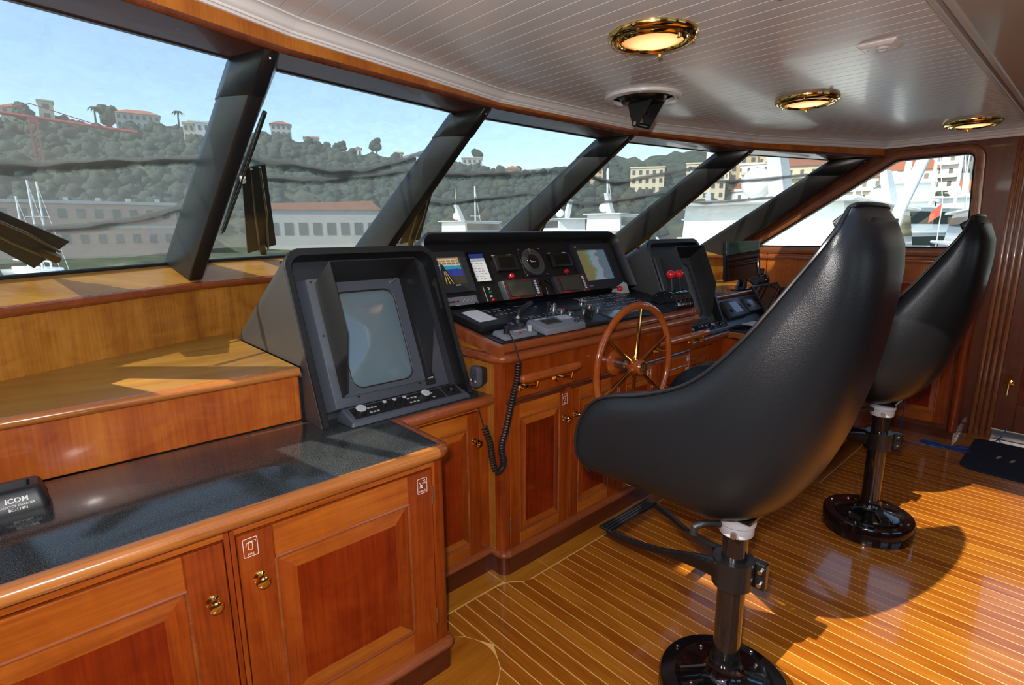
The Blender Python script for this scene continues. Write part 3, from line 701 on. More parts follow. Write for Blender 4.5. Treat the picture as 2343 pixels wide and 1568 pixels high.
# ================================================================== PORT SIDE: cabinets, worktop, shelf
ZC = .828
FY = 1.372
def cabinet_unit(label, x0, x1, door_x0, door_x1, knobx, hinge, stk, post):
    th = thing('base_cabinet', label, 'cabinet', ((x0+x1)/2, FY+.3, 0), 'mahogany base cabinets along the port side')
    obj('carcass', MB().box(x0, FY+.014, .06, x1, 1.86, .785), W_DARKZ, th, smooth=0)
    obj('stile', MB().box(x0, FY, .10, door_x0-.003, FY+.016, .785), W_V, th, smooth=0)
    obj('stile', MB().box(door_x1+.003, FY, .10, x1, FY+.016, .785), W_V, th, smooth=0)
    obj('rail', MB().box(door_x0-.003, FY, .760, door_x1+.003, FY+.016, .785), W_H, th, smooth=0)
    panel_door(th, face((door_x0, FY+.002, .108), 'aft'), door_x1-door_x0, .645, knobx, hinge, .088, stk)
    return th
cA = cabinet_unit('mahogany base cabinet in the lower left corner, knob on its right', XP+.002, .294, -.27, .279, (.512, .50), 'left', (), False)
cB = cabinet_unit('mahogany base cabinet with FIRE and AERO stickers on its door', .296, .905, .310, .893, (.044, .515), 'right', ((.030, .607, 'fire'), (.546, .600, 'aero')), True)
obj('corner_post', MB().prism([(.905, FY+.03), (.905, FY), (.925, FY), (.938, FY+.004), (.946, FY+.014), (.948, FY+.03), (.948, 1.70), (.905, 1.70)], .10, .785), W_V, cB, smooth=60)
plinth(cA, [(XP+.002, 1.352), (.294, 1.352)])
for o in [k for k in bpy.data.objects if k.parent == cA and k.name.startswith('plinth')]: pass
arc = [(.918+.03*math.sin(R(t)), 1.382-.03*math.cos(R(t))) for t in range(0, 91, 15)]
plinth(cB, [(.296, 1.352)]+arc+[(.948, 1.71)])
# recessed cabinet between the port counter and the helm console
cR = thing('base_cabinet', 'narrow mahogany base cabinet recessed under the near radar', 'cabinet', (1.17, 1.8, 0), 'mahogany base cabinets along the port side')
RY = 1.69
obj('carcass', MB().box(.950, RY+.014, .06, 1.398, 1.90, .785), W_DARKZ, cR, smooth=0)
obj('stile', MB().box(.950, RY, .10, .985, RY+.016, .785), W_V, cR, smooth=0)
obj('stile', MB().box(1.349, RY, .10, 1.398, RY+.016, .785), W_V, cR, smooth=0)
obj('rail', MB().box(.985, RY, .766, 1.349, RY+.016, .785), W_H, cR, smooth=0)
panel_door(cR, face((.988, RY+.002, .108), 'aft'), .358, .652, (.333, .525), 'left', .062)
plinth(cR, [(.950, 1.677), (1.398, 1.677)])
# worktop
wt = thing('worktop', 'dark speckled stone worktop with wooden nosing, port side', 'worktop', (.3, 1.6, .785))
c0 = (.905, 1.394); arc = [(c0[0]+.026*math.sin(R(t)), c0[1]-.026*math.cos(R(t))) for t in range(0, 91, 18)]
obj('slab', MB().prism([(XP, 1.368)]+arc+[(.931, 1.676), (1.398, 1.676), (1.398, 1.90), (XP, 1.90)], .790, ZC), STONE, wt, bevel=.004, seg=2, smooth=40)
npath = [(XP, 1.368)]+arc+[(.931, 1.676), (1.398, 1.676)]
nprof = [(-.004, -.040), (.018, -.040), (.028, -.034), (.034, -.024), (.035, -.014), (.030, -.004), (.020, .0015), (.006, .0035), (-.001, .001)]
np2 = [(*p, ZC) for p in npath]
mbn = MB()
obj('nosing', seg_sweep(np2, 0, nprof), W_NOSE, wt, smooth=60)
for i in range(1, 6): mbn2 = seg_sweep(np2, i, nprof); mbn.add(mbn2.v, mbn2.f)
obj('nosing_corner', mbn, W_NOSER, wt, smooth=60)
obj('nosing', seg_sweep(np2, 6, nprof), W_NOSER, wt, smooth=60)
obj('nosing', seg_sweep(np2, 7, nprof), W_NOSER, wt, smooth=60)
# stepped shelf behind the worktop
sh = thing('stepped_shelf', 'golden wooden step shelf between port worktop and windshield', 'shelf', (.2, 1.95, ZC))
SHZ = 1.026
obj('riser', MB().box(XP, 1.915, ZC, .694, 1.935, SHZ-.028), W_RIS, sh, smooth=0)
obj('end_panel', MB().box(.690, 1.916, ZC, .698, 2.66, SHZ-.004), W_DARKZ, sh, smooth=0)
obj('board', MB().prism([(XP, 1.900), (.696, 1.900), (.696, 2.815), (.60, 2.795), (XP, 2.315)], SHZ-.028, SHZ), W_GOLDX, sh, smooth=0)
obj('nosing', seg_sweep([(XP, 1.902, SHZ), (.696, 1.902, SHZ)], 0, [(-.006, -.030), (.006, -.030), (.015, -.025), (.018, -.015), (.015, -.006), (.006, .0008), (-.006, .001)]), W_NOSE, sh, smooth=60)
# radio charger
ch = thing('radio_charger', 'black desktop radio charger standing on the worktop at far left', 'charger', (-.10, 1.80, ZC))
def charger():
    x0, x1, y0, y1 = -.20, -.028, 1.715, 1.815
    r0 = [(x+(x0+x1)/2, y+(y0+y1)/2, ZC) for x, y in rrect(x1-x0+.012, y1-y0+.012, .016)]
    r1 = [(x+(x0+x1)/2, y+(y0+y1)/2, ZC+.012) for x, y in rrect(x1-x0+.012, y1-y0+.012, .016)]
    r2 = [(x+(x0+x1)/2, y+(y0+y1)/2+.004, ZC+.050) for x, y in rrect(x1-x0-.008, y1-y0-.012, .014)]
    r3 = [(x+(x0+x1)/2, y+(y0+y1)/2+.005, ZC+.055) for x, y in rrect(x1-x0-.018, y1-y0-.022, .012)]
    r4 = [(x+(x0+x1)/2, y+(y0+y1)/2+.005, ZC+.055) for x, y in rrect(x1-x0-.05, y1-y0-.05, .008)]
    r5 = [(x+(x0+x1)/2, y+(y0+y1)/2+.005, ZC+.030) for x, y in rrect(x1-x0-.056, y1-y0-.056, .008)]
    obj('body', MB().loft([r0, r1, r2, r3, r4, r5]), BLACK_PL, ch, smooth=40)
    obj('foot_pad', MB().box(x0+.01, y0, ZC-.0005, x1-.01, y1, ZC+.002), RUBBER, ch)
    M = frame((-.080, 1.7095, ZC+.026), (1, 0, 0), (0, .26, 1), None)
    m = text_mb('ICOM', .017, M @ Matrix.Translation((.0, .010, .001)), bold=True); t2 = text_mb('DESKTOP CHARGER', .0072, M @ Matrix.Translation((0, -.003, .001))); t3 = text_mb('BC-119N', .0092, M @ Matrix.Translation((0, -.012, .001)), bold=True)
    mk = MB()
    for q in (m, t2, t3): mk.add(q.v, q.f)
    obj('lettering', mk, WHITE_INK, ch, smooth=0)
charger()
# ================================================================== RADAR DISPLAYS
def radar(dx, label, first):
    x0, x1 = .706+dx, 1.370+dx
    th = thing('radar_display', label, 'radar', ((x0+x1)/2, 2.0, ZC), 'hooded radar displays')
    F0 = Vector((0, 1.755, ZC)); F1 = Vector((0, 2.015, 1.445)); v = (F1-F0).normalized(); H = (F1-F0).length
    n = Vector((0, -v.z, v.y)); W = x1-x0
    M = frame((x0+W/2, 1.755, ZC), (1, 0, 0), v, n)   # u across, v up the sloping face, w towards the viewer
    # outer cowl: thick rounded shell. outlines in u,v with open bottom
    out = shift(rrect(W, H, (.0, .0, .075, .075), 7), 0, H/2); inn = shift(rrect(W-.05, H-.028, (0, 0, .056, .056), 7), 0, H/2-.014)
    def back(o_, y_): return None
    mb = MB()
    def pt(p, w): return M @ Vector((p[0], p[1], w))
    rim_o = [pt(p, -.006) for p in out]; rim_m = [pt(p, .004) for p in [(q[0]*.985, q[1]*.995) for q in out]]; rim_i = [pt(p, .002) for p in inn]; rim_b = [pt(p, -.075) for p in inn]
    # sides run back to a lower rear edge resting on the shelf
    rear = []
    for p, q in zip(out, rim_o):
        t = p[1]/H; yy = 1.90+(2.64-1.90)*1.0; z = max(SHZ, min(q.z, SHZ+.02))
        rear.append(Vector((q.x, 2.60 if t > .3 else 1.93+(2.60-1.93)*max(0, t/.3), SHZ if t > .3 else ZC+(SHZ-ZC)*(t/.3))))
    mb.loft([[tuple(p) for p in r] for r in (rim_b, rim_i, rim_m, rim_o)], caps=False)
    obj('rim', mb, BLACK_PL, th, smooth=60)
    # cowl sides and sloping back
    T = .008
    for sx in (0, 1):
        xa = x0 if sx == 0 else x1-T
        s = MB().prism([(1.758, ZC), (1.988, 1.376), (2.60, SHZ+.001), (2.60, SHZ), (1.905, SHZ), (1.905, ZC)], xa, xa+T, 'X')
        obj('cowl_side', s, plain('charcoal_textured_plastic', (.060, .057, .054), .40, bump=.3, bscale=900), th, smooth=0)
    obj('cowl_top', MB().prism([(2.016, 1.444), (2.745, SHZ+.004), (2.745, SHZ), (2.03, 1.430), (2.010, 1.430)], x0+.06, x1-.06, 'X'), BLACK_PL, th, smooth=0)
    for sx in (-1, 1):   # rounded shoulders
        r = []
        for k in range(7):
            t = R(90*k/6); uu = W/2-.075+.075*math.sin(t); vv = H-.075+.075*math.cos(t)
            p = pt((sx*uu, vv), -.004); dz = (1.445-p.z); r.append([tuple(p), (p.x, p.y+.735*max(0., (p.z-SHZ)/.42), SHZ+.002)])
        vs = [q for a in r for q in a]; s2 = MB().add(vs, [(2*i, 2*i+1, 2*i+3, 2*i+2) for i in range(6)])
        obj('cowl_shoulder', s2, MATS['charcoal_textured_plastic'], th, smooth=60, recalc=False)
    # inset backing panel
    obj('backing', MB().box(-W/2+.02, 0, -.085, W/2-.02, H-.02, -.075, M), GREY_DK, th, smooth=0)
    # the display unit
    ux0, ux1, uv0, uv1 = -.262, .235, .056, .552
    body = obj('display_body', MB().loft([[(ux0-.035, uv0-.005, -.075), (ux1+.03, uv0-.005, -.075), (ux1+.03, uv1+.01, -.075), (ux0-.035, uv1+.01, -.075)], [(ux0, uv0, -.012), (ux1, uv0, -.012), (ux1, uv1, -.012), (ux0, uv1, -.012)]], M=M), GREY_PL, th, bevel=.006, seg=2)
    bez = obj('bezel', ringplate(shift(rrect(.345, .435, .004), -.055, .310), shift(rrect(.262, .372, .045), -.055, .300), -.012, .004, M), GREY_PL, body)
    # slightly domed tube
    dome = MB(); rings = []
    for k in range(6):
        sc_ = 1-k/5.*.999; rings.append([(x_*sc_-.055, y_*sc_+.300, -.010+.022*(1-sc_*sc_)) for x_, y_ in rrect(.280, .390, .045)])
    dome.loft(rings, caps=False, M=M); obj('screen', dome, CRT, body, smooth=180)
    obj('screen_gasket', MB().tube([(x_-.055, y_+.300, .001) for x_, y_ in rrect(.264, .374, .045)], .004, 6, closed=True, M=M), RUBBER, body)
    # light hood: left, right and top plates
    hl = [(.094, .0), (.528, .0), (.568, .125), (.30, .128), (.104, .04)]
    for (ux, sgn) in ((-.232, -1), (.118, 1)):
        vs = [(ux+sgn*.0, a, b) for a, b in hl]; vs2 = [(ux+sgn*.004-sgn*b*.0+b*.14*(1 if sgn < 0 else 1), a, b) for a, b in hl]; vs = [(ux+b*.14, a, b) for a, b in hl]
        obj('hood_side', MB().loft([vs, vs2], M=M), BLACK_PL if sgn > 0 else plain('lit_black_plastic', (.018, .018, .018), .35), th, smooth=0)  # left plate is coloured paler, as if lit from port
    obj('hood_top', MB().loft([[(-.232, .526, .0), (.118, .526, .0), (.136, .566, .125), (-.215, .566, .125)], [(-.232, .531, .0), (.118, .531, .0), (.136, .571, .125), (-.215, .571, .125)]], M=M), BLACK_PL, th, smooth=0)
    obj('clamp', MB().tube([(.075, .515, .012), (.09, .522, .014)], .006, 8, M=M), STAIN, th)
    for (a, b) in ((-.175, .085), (.09, .085), (-.250, .33), (-.250, .535)): obj('screw', MB().sphere((a, b, .002), .004, 8, 6, M=M), RUBBER, th)
    obj('power_plate', MB().box(.125, .070, -.012, .170, .115, -.007, M), BLACK_PL, th)
    tm = text_mb('POWER', .009, M @ Matrix.Translation((.1475, .098, -.0065))); obj('lettering', tm, WHITE_INK, th, smooth=0)
    # control desk at the foot
    Mk = frame((x0+W/2, 1.72, ZC+.006), (1, 0, 0), (0, 1, .62), None)
    kx0, kx1 = .785+dx, 1.315+dx
    kd = obj('control_desk', MB().loft([[(kx0, 1.692, ZC+.001), (kx1, 1.692, ZC+.001), (kx1-.02, 1.80, ZC+.001), (kx0-.01, 1.80, ZC+.001)], [(kx0+.012, 1.700, ZC+.020), (kx1-.012, 1.700, ZC+.020), (kx1-.03, 1.772, ZC+.052), (kx0+.0, 1.772, ZC+.052)]]), GREY_PL, th, bevel=.005, seg=2)
    Mc = frame((kx0+.02, 1.700, ZC+.0205), (1, 0, 0), (0, .072, .032), None)
    L = kx1-kx0-.05
    obj('key_strip', MB().box(.005, .010, -.002, L-.085, .068, .001, Mc), BLACK_PL, kd)
    for (a, r_, h_, top) in ((.035, .021, .020, True), (.128, .0085, .024, False), (.170, .0085, .024, False), (.212, .0085, .024, False), (.310, .020, .020, True)):
        kb = obj('knob', MB().lathe([(.0001, 0), (r_, 0), (r_, h_*.8), (r_*.92, h_), (.0001, h_)], 16, Mc @ Matrix.Translation((a, .038, .001))), BLACK_PL, kd)
        obj('knob_cap', MB().lathe([(.0001, h_), (r_*.92, h_), (r_*.86, h_+.0015), (.0001, h_+.0016)], 16, Mc @ Matrix.Translation((a, .038, .001))), GREY_LT, kb)
    g = MB(); random.seed(3)
    for a in (.072, .086, .100, .240, .256, .272, .345): g.box(a-.005, .022, .001, a+.005, .029, .0018, Mc); g.box(a-.005, .046, .001, a+.005, .053, .0018, Mc)
    obj('key_marks', g, plain('grey_print', (.35, .35, .33), .6), kd, smooth=0)['kind'] = 'stuff'
    obj('trackball_well', MB().box(L-.080, .008, .0, L-.008, .070, .004, Mc), BLACK_PL, kd, bevel=.003)
    obj('trackball', MB().sphere((L-.044, .039, .004), .017, 14, 10, M=Mc), BLACK_GLOSS, kd)
    return th
radar(0, 'large grey radar display in a black hooded cowl, near the camera', True)
radar(2.285, 'large radar display in a black hooded cowl, beyond the throttle levers', False)
# ================================================================== HELM CONSOLE
CX0, CX1, CY = 1.40, 2.95, 1.615
hc = thing('helm_console', 'mahogany helm console with panelled doors below the instruments', 'console', (2.175, 1.85, 0))
obj('carcass', MB().prism([(CY+.015, .06), (2.62, .06), (2.62, 1.10), (2.10, 1.10), (CY+.015, 1.02)], CX0+.012, CX1-.012, 'X'), W_DARKZ, hc, smooth=0)
def quarter(xc, yc, r, sg, n=6): return [(xc+sg*r*math.cos(R(90*k/n)), yc-r*math.sin(R(90*k/n))) for k in range(n+1)]
for (xc, sg) in ((CX0+.035, -1), (CX1-.035, 1)):
    q = quarter(xc, CY+.035, .035, sg)
    obj('corner_post', MB().prism(q+[(xc, CY+.035)], .10, .972), W_V, hc, smooth=60)
obj('side_panel', MB().prism([(CY+.035, .10), (2.62, .10), (2.62, 1.14), (2.085, 1.13), (CY+.035, 1.035)], CX0-.001, CX0+.012, 'X'), W_GOLD, hc, smooth=0)
obj('side_panel', MB().prism([(CY+.035, .10), (2.62, .10), (2.62, 1.14), (2.085, 1.13), (CY+.035, 1.035)], CX1-.012, CX1+.001, 'X'), W_V, hc, smooth=0)
obj('frieze', MB().box(CX0+.035, CY, .800, CX1-.035, CY+.016, .985), W_V, hc, smooth=0)
obj('frieze_moulding', MB().tube([(CX0+.035, CY-.001, .796), (CX1-.035, CY-.001, .796)], .008, 8), W_DARKZ, hc)
doors = [(1.453, 1.825, (.345, .53), 'left', ((.345, .622, 'fire'),)), (1.845, 2.203, (.03, .53), 'right', ()), (2.223, 2.570, (.32, .53), 'left', ((.265, .615, 'chart'),)), (2.590, 2.925, (.03, .53), 'right', ((.303, .628, 'shield'), (.303, .572, 'buoy'), (.303, .516, 'pump')))]
xs_ = [CX0+.035]+[v for d in doors for v in (d[0]-.003, d[1]+.003)]+[CX1-.030]
for i in range(0, len(xs_), 2): obj('stile', MB().box(xs_[i], CY, .10, xs_[i+1], CY+.016, .79), W_V, hc, smooth=0)
for (a, b, kn, hg, st) in doors: panel_door(hc, face((a, CY+.002, .112), 'aft'), b-a, .660, kn, hg, .060, st)
plinth(hc, [(CX0-.002, 2.2)]+[(CX0-.002+.037-.037*math.cos(R(t)), 1.632-.037*math.sin(R(t))) for t in range(0, 91, 18)]+[(CX1-.035, 1.595)])
# cap moulding round the desk: broad torus and a bead above
cp = [(CX0, 2.10, 0), (CX0, 1.655, 0)]+[(CX0+.045-.045*math.cos(R(t)), 1.655-.045*math.sin(R(t)), 0) for t in range(15, 91, 15)]+[(CX1, 1.610, 0)]
cap_torus = [(-.02, .968), (.012, .968), (.024, .973), (.031, .983), (.031, .995), (.024, 1.004), (.010, 1.008), (-.02, 1.009)]
m1 = MB()
for i in range(len(cp)-1): q = seg_sweep(cp, i, cap_torus); m1.add(q.v, q.f)
obj('cap_moulding', m1, W_NOSER, hc, smooth=60)
bead = [(-.02, 1.009), (.006, 1.009), (.012, 1.016), (.013, 1.028), (.008, 1.038), (-.004, 1.046), (-.02, 1.046)]
obj('cap_bead', seg_sweep([(CX0, 1.615, 0), (CX1+.02, 1.615, 0)], 0, bead), W_NOSER, hc, smooth=60)
r = []
for (y, dz) in ((1.60, 0), (2.10, .085)): r.append([(CX0-.014, y, .998+dz), (CX0-.010, y, 1.040+dz), (CX0+.006, y, 1.046+dz), (CX0+.016, y, 1.046+dz), (CX0+.016, y, .998+dz)])
obj('side_cap', MB().loft(r), W_NOSER, hc, smooth=60)
obj('side_cap', MB().loft([[(2*2.175-p[0], p[1], p[2]) for p in q] for q in r]), W_NOSER, hc, smooth=60)
# grab rails
def grab(x0, x1, label):
    z = .905; y = CY-.066
    th = thing('grab_rail', label, 'rail', ((x0+x1)/2, CY, z), 'wooden grab rails on the console')
    n = 12
    obj('rail', MB().tube([(x0, y, z)]+[(x0+(x1-x0)*k/n, y, z) for k in range(1, n)]+[(x1, y, z)], [.017]+[.021]*(n-1)+[.017], 14), W_WHEEL, th)
    for e in (x0, x1): obj('rail_end', MB().sphere((e, y, z), .0175, 12, 8), W_WHEEL, th)
    for bx in (x0+.045, x1-.075):
        b = obj('bracket', MB().lathe([(.0001, 0), (.030, 0), (.030, .004), (.022, .007), (.012, .010), (.0001, .011)], 18, frame((bx, CY, z-.045), (1, 0, 0), (0, 0, 1), (0, -1, 0))), BRASS, th)
        obj('bracket_arm', MB().tube([(bx, CY-.006, z-.045), (bx+.01, CY-.035, z-.050), (bx+.03, y, z-.045), (bx+.032, y, z-.022)], [.011, .009, .008, .010], 10), BRASS, b)
        obj('bolt', MB().sphere((bx+.002, CY-.012, z-.062), .006, 8, 6), BRASS, b)
grab(1.475, 1.815, 'varnished wooden grab rail left of the steering wheel')
grab(2.50, 2.99, 'varnished wooden grab rail right of the steering wheel')
# steering wheel
SWC = Vector((2.175, 1.49, .848)); SR = .300
sw = thing('steering_wheel', 'wooden ship steering wheel with six brass spokes', 'wheel', tuple(SWC))
obj('rim', MB().tube([(SWC.x+SR*math.cos(2*math.pi*k/64), SWC.y, SWC.z+SR*math.sin(2*math.pi*k/64)) for k in range(64)], .0185, 14, closed=True, flat=.85), W_WHEEL, sw)
MS = frame((SWC.x, CY, SWC.z), (1, 0, 0), (0, 0, 1), (0, -1, 0))
obj('flange', MB().lathe([(.0001, 0), (.066, 0), (.066, .008), (.055, .014), (.0001, .015)], 28, MS), W_WHEEL, sw)
obj('shaft', MB().lathe([(.027, .014), (.027, .075), (.020, .080), (.020, .11)], 20, MS), STAIN, sw)
hub = obj('hub', MB().lathe([(.0001, .085), (.022, .085), (.034, .105), (.036, .112), (.036, .165), (.033, .170), (.0001, .171)], 24, MS), W_WHEEL, sw)
bd = obj('badge', MB().lathe([(.0001, .1705), (.027, .1705), (.027, .173), (.023, .1735), (.0001, .1735)], 24, MS), plain('aged_brass', (.50, .42, .24), .25, 1.), hub)
g = MB()
for k in range(6):
    a = k*math.pi/3; g.sphere((.012*math.cos(a), .012*math.sin(a), .1738), .006, 8, 6, (1, 1, .25), M=MS)
obj('rosette', g, plain('bronze_relief', (.30, .25, .14), .35, 1.), hub)['kind'] = 'stuff'
for k in range(6):
    a = R(90-6+60*k); d = Vector((math.cos(a), 0, math.sin(a)))
    obj('spoke', MB().tube([tuple(SWC+d*.018), tuple(SWC+d*.05), tuple(SWC+d*.15), tuple(SWC+d*.287)], [.009, .009, .0085, .0075], 10), BRASS, sw)
    obj('spoke_collar', MB().tube([tuple(SWC+d*.032), tuple(SWC+d*.046)], .013, 10), BRASS, hub)
# ---- instrument hood and panels
P0 = (0, 2.085, 1.128); MP = frame(P0, (1, 0, 0), (0, .48, .877), (0, -.877, .48))
PV = .355
ih = thing('instrument_hood', 'long black hooded instrument panel across the console', 'panel', (2.175, 2.2, 1.13))
HX0, HX1 = 1.418, 2.955; HW_ = HX1-HX0; HH = .395
def ho(ix, top, rr): return shift(rrect(HW_-2*ix, HH-top, (0, 0, rr, rr), 8), (HX0+HX1)/2, (HH-top)/2)
def pw_(poly, w): return [tuple(MP @ Vector((a, b, w))) for a, b in poly]
obj('rim', MB().loft([pw_(ho(.030, .040, .05), 0), pw_(ho(.026, .034, .055), .05), pw_(ho(.012, .014, .075), .066), pw_(ho(.0, .0, .09), .055), pw_(ho(.0, .0, .09), -.05)], caps=False), BLACK_PL, ih, smooth=60)
obj('panel', MB().box(HX0+.012, -.002, -.014, HX1-.012, PV, 0, MP), BLACK_PANEL, ih, smooth=0)
# cowl behind the rim, falling away forward
rk = [pw_(ho(.0, .0, .09), -.05)]; tl = [(p[0], 2.62 if p[2] > 1.2 else 2.3, min(p[2], 1.16)) for p in rk[0]]
obj('cowl', MB().loft([rk[0], tl], caps=False), BLACK_PL, ih, smooth=60)
# desk panels
MD = frame((0, 1.60, 1.0495), (1, 0, 0), (0, 1, .17), None)
dk = thing('control_desk', 'black sloping control desk in front of the instrument hood', 'desk', (2.175, 1.85, 1.05))
obj('base_panel', MB().box(CX0+.014, .022, -.012, CX1-.008, .500, 0, MD), BLACK_PANEL, dk, smooth=0)
obj('raised_panel', MB().box(1.585, .145, 0, 2.735, .440, .006, MD), NAVY_PANEL, dk, bevel=.003)
INK = plain('engraved_marks', (.30, .32, .36), .6)
random.seed(11)
g = MB()
def dkv(y): return (y-1.60)*math.sqrt(1+.17**2)
def marks(x0, x1, y0, y1, nx, ny, lines=True):
    for i in range(nx):
        for j in range(ny):
            a = x0+(x1-x0)*(i+.5)/nx; b = dkv(y0)+(dkv(y1)-dkv(y0))*(j+.5)/ny; r_ = .0065
            ring_o = [(a+r_*math.cos(R(t)), b+r_*math.sin(R(t))) for t in range(0, 360, 45)]; ring_i = [(a+r_*.75*math.cos(R(t)), b+r_*.75*math.sin(R(t))) for t in range(0, 360, 45)]
            ringplate(ring_o, ring_i, .006, .0066, MD, g)
            if random.random() < .6: g.box(a-.006, b+.009, .006, a+.006, b+.0105, .0066, MD)
    if lines: g.box(x0, dkv(y1)+.004, .006, x0+(x1-x0)*.7, dkv(y1)+.006, .0066, MD)
marks(1.605, 1.80, 1.90, 2.0, 6, 2); marks(1.84, 1.98, 1.93, 2.0, 3, 1); marks(1.605, 1.66, 1.775, 1.80, 1, 1); marks(1.74, 1.86, 1.78, 1.84, 4, 2); marks(1.86, 1.96, 1.76, 1.80, 4, 1); marks(1.90, 2.0, 1.81, 1.85, 3, 1)
marks(2.30, 2.50, 1.93, 2.0, 7, 2); marks(2.30, 2.50, 1.82, 1.88, 7, 2); marks(2.53, 2.72, 1.93, 2.0, 7, 2); marks(2.53, 2.72, 1.82, 1.90, 7, 2); marks(2.30, 2.72, 1.76, 1.79, 12, 1)
obj('engraving', g, INK, dk, smooth=0)['kind'] = 'stuff'
def dkp(x, y, h=.0): return MD @ Matrix.Translation((x, dkv(y), h))
for (x_, y_, r_, h_, top) in ((2.033, 1.907, .023, .022, None), (2.264, 1.917, .023, .022, None), (2.035, 1.853, .0165, .016, RED_PL), (2.040, 1.800, .0165, .016, GREEN_PL), (2.255, 1.853, .0165, .016, RED_PL), (2.150, 1.801, .0165, .016, GREEN_PL), (2.257, 1.797, .0165, .016, None)):
    b = obj('push_button', MB().lathe([(.0001, .006), (r_*1.15, .006), (r_*1.15, .009), (r_, .010), (r_, h_), (r_*.9, h_+.002), (.0001, h_+.002)], 18, dkp(x_, y_)), STAIN if r_ < .02 else CHROME, dk)
    if top: obj('lens', MB().lathe([(.0001, h_+.002), (r_*.6, h_+.002), (r_*.55, h_+.003), (.0001, h_+.003)], 14, dkp(x_, y_)), top, b)
    elif r_ > .02: obj('bulb', MB().sphere((0, 0, h_+.004), .009, 10, 8, M=dkp(x_, y_)), CHROME, b)
ip = obj('indicator_plate', MB().box(2.062, dkv(1.832), .006, 2.205, dkv(1.918), .012, MD), BLACK_PL, dk, bevel=.002)
obj('indicator_dial', MB().lathe([(.0001, 0), (.035, 0), (.033, .002), (.0001, .0022)], 20, dkp(2.133, 1.875, .012) @ Matrix.Diagonal((1.35, .8, 1, 1))), GREY_DK, ip)
# ---- instruments set in the upright panel
def inst(name, label, cat, u, v): p = MP @ Vector((u, v, 0)); return thing(name, label, cat, tuple(p))
def pbox(u0, v0, u1, v1, w0, w1): return MB().box(u0, v0, w0, u1, v1, w1, MP)
def _scr_deck(nt):
    N = nt.nodes.new; L = nt.links.new
    tc = N('ShaderNodeTexCoord'); sp = N('ShaderNodeSeparateXYZ'); L(tc.outputs['Generated'], sp.inputs[0])
    r = N('ShaderNodeValToRGB'); r.color_ramp.interpolation = 'CONSTANT'; e = r.color_ramp.elements
    e[0].position = 0; e[0].color = (.055, .038, .012, 1); e[1].position = .36; e[1].color = (.03, .05, .38, 1)
    for p, c in ((.62, (.02, .40, .62, 1)), (.76, (.80, .72, .55, 1)), (.80, (.42, .26, .10, 1)), (.93, (.62, .42, .20, 1))): x = e.new(p); x.color = c
    nz = N('ShaderNodeTexNoise'); nz.inputs['Scale'].default_value = 7; L(tc.outputs['Generated'], nz.inputs['Vector'])
    ma = N('ShaderNodeMath'); ma.operation = 'MULTIPLY_ADD'; ma.inputs[1].default_value = .10; L(nz.outputs[0], ma.inputs[0]); L(sp.outputs['Z'], ma.inputs[2])
    L(ma.outputs[0], r.inputs[0]); return r.outputs[0]
def _scr_chart(nt):
    N = nt.nodes.new; L = nt.links.new
    tc = N('ShaderNodeTexCoord'); sp = N('ShaderNodeSeparateXYZ'); L(tc.outputs['Generated'], sp.inputs[0])
    nz = N('ShaderNodeTexNoise'); nz.inputs['Scale'].default_value = 4.5; nz.inputs['Detail'].default_value = 5; L(tc.outputs['Generated'], nz.inputs['Vector'])
    ma = N('ShaderNodeMath'); ma.operation = 'MULTIPLY_ADD'; ma.inputs[1].default_value = .62; L(nz.outputs[0], ma.inputs[0]); L(sp.outputs['X'], ma.inputs[2])
    r = N('ShaderNodeValToRGB'); r.color_ramp.interpolation = 'CONSTANT'; e = r.color_ramp.elements
    e[0].position = 0; e[0].color = (.22, .20, .08, 1); e[1].position = .60; e[1].color = (.28, .22, .07, 1)
    for p, c in ((.70, (.08, .34, .38, 1)), (.76, (.30, .36, .42, 1)), (1.06, (.13, .20, .26, 1))): x = e.new(min(p, 1)); x.color = c
    L(ma.outputs[0], r.inputs[0]); return r.outputs[0]
SCR_DECK = screen('deck_camera_picture', _scr_deck); SCR_CHART = screen('chart_picture', _scr_chart)
cm = inst('camera_monitor', 'grey closed-circuit monitor showing the foredeck, left end of instrument panel', 'monitor', 1.575, .2)
obj('bezel', ringplate(shift(rrect(.228, .220, .006), 1.576, .197), shift(rrect(.176, .146, .004), 1.563, .205), 0, .014, MP), GREY_DK, cm)
sc_ = obj('screen', pbox(1.476, .134, 1.650, .277, .001, .004), SCR_DECK, cm, smooth=0)
g = MB()
for k in range(6): g.box(1.485+.028*k, .240, .004, 1.488+.028*k, .268, .0046, MP)
g.box(1.478, .266, .004, 1.640, .269, .0046, MP); g.box(1.478, .253, .004, 1.645, .255, .0046, MP)
obj('railing_picture', g, plain('screen_white', (.5, .45, .38), .4, emit=((.8, .7, .55), .4)), sc_, smooth=0)
g = MB(); g.prism([(1.530, .243), (1.542, .243), (1.585, .136), (1.515, .136)], .004, .0048, M=MP); obj('bow_picture', g, plain('screen_dark', (.03, .024, .014), .4), sc_, smooth=0)
g = MB()
for q in (-.012, .004, .022): g.prism([(1.541+q*.3, .205), (1.543+q*.3, .205), (1.549+q*1.2, .137), (1.545+q*1.2, .137)], .0048, .0054, M=MP)
obj('rail_picture', g, plain('screen_gold', (.4, .3, .12), .4, emit=((.75, .55, .2), .4)), sc_, smooth=0)['kind'] = 'stuff'
obj('lettering', text_mb('BOSCH', .009, MP @ Matrix.Translation((1.590, .124, .0145)), bold=True), WHITE_INK, cm, smooth=0)
vr = inst('camera_switcher', 'grey control strip with rows of small buttons below the deck monitor', 'control panel', 1.572, .035)
obj('faceplate', pbox(1.464, .004, 1.680, .066, 0, .010), GREY_MID, vr, bevel=.002)
random.seed(5)
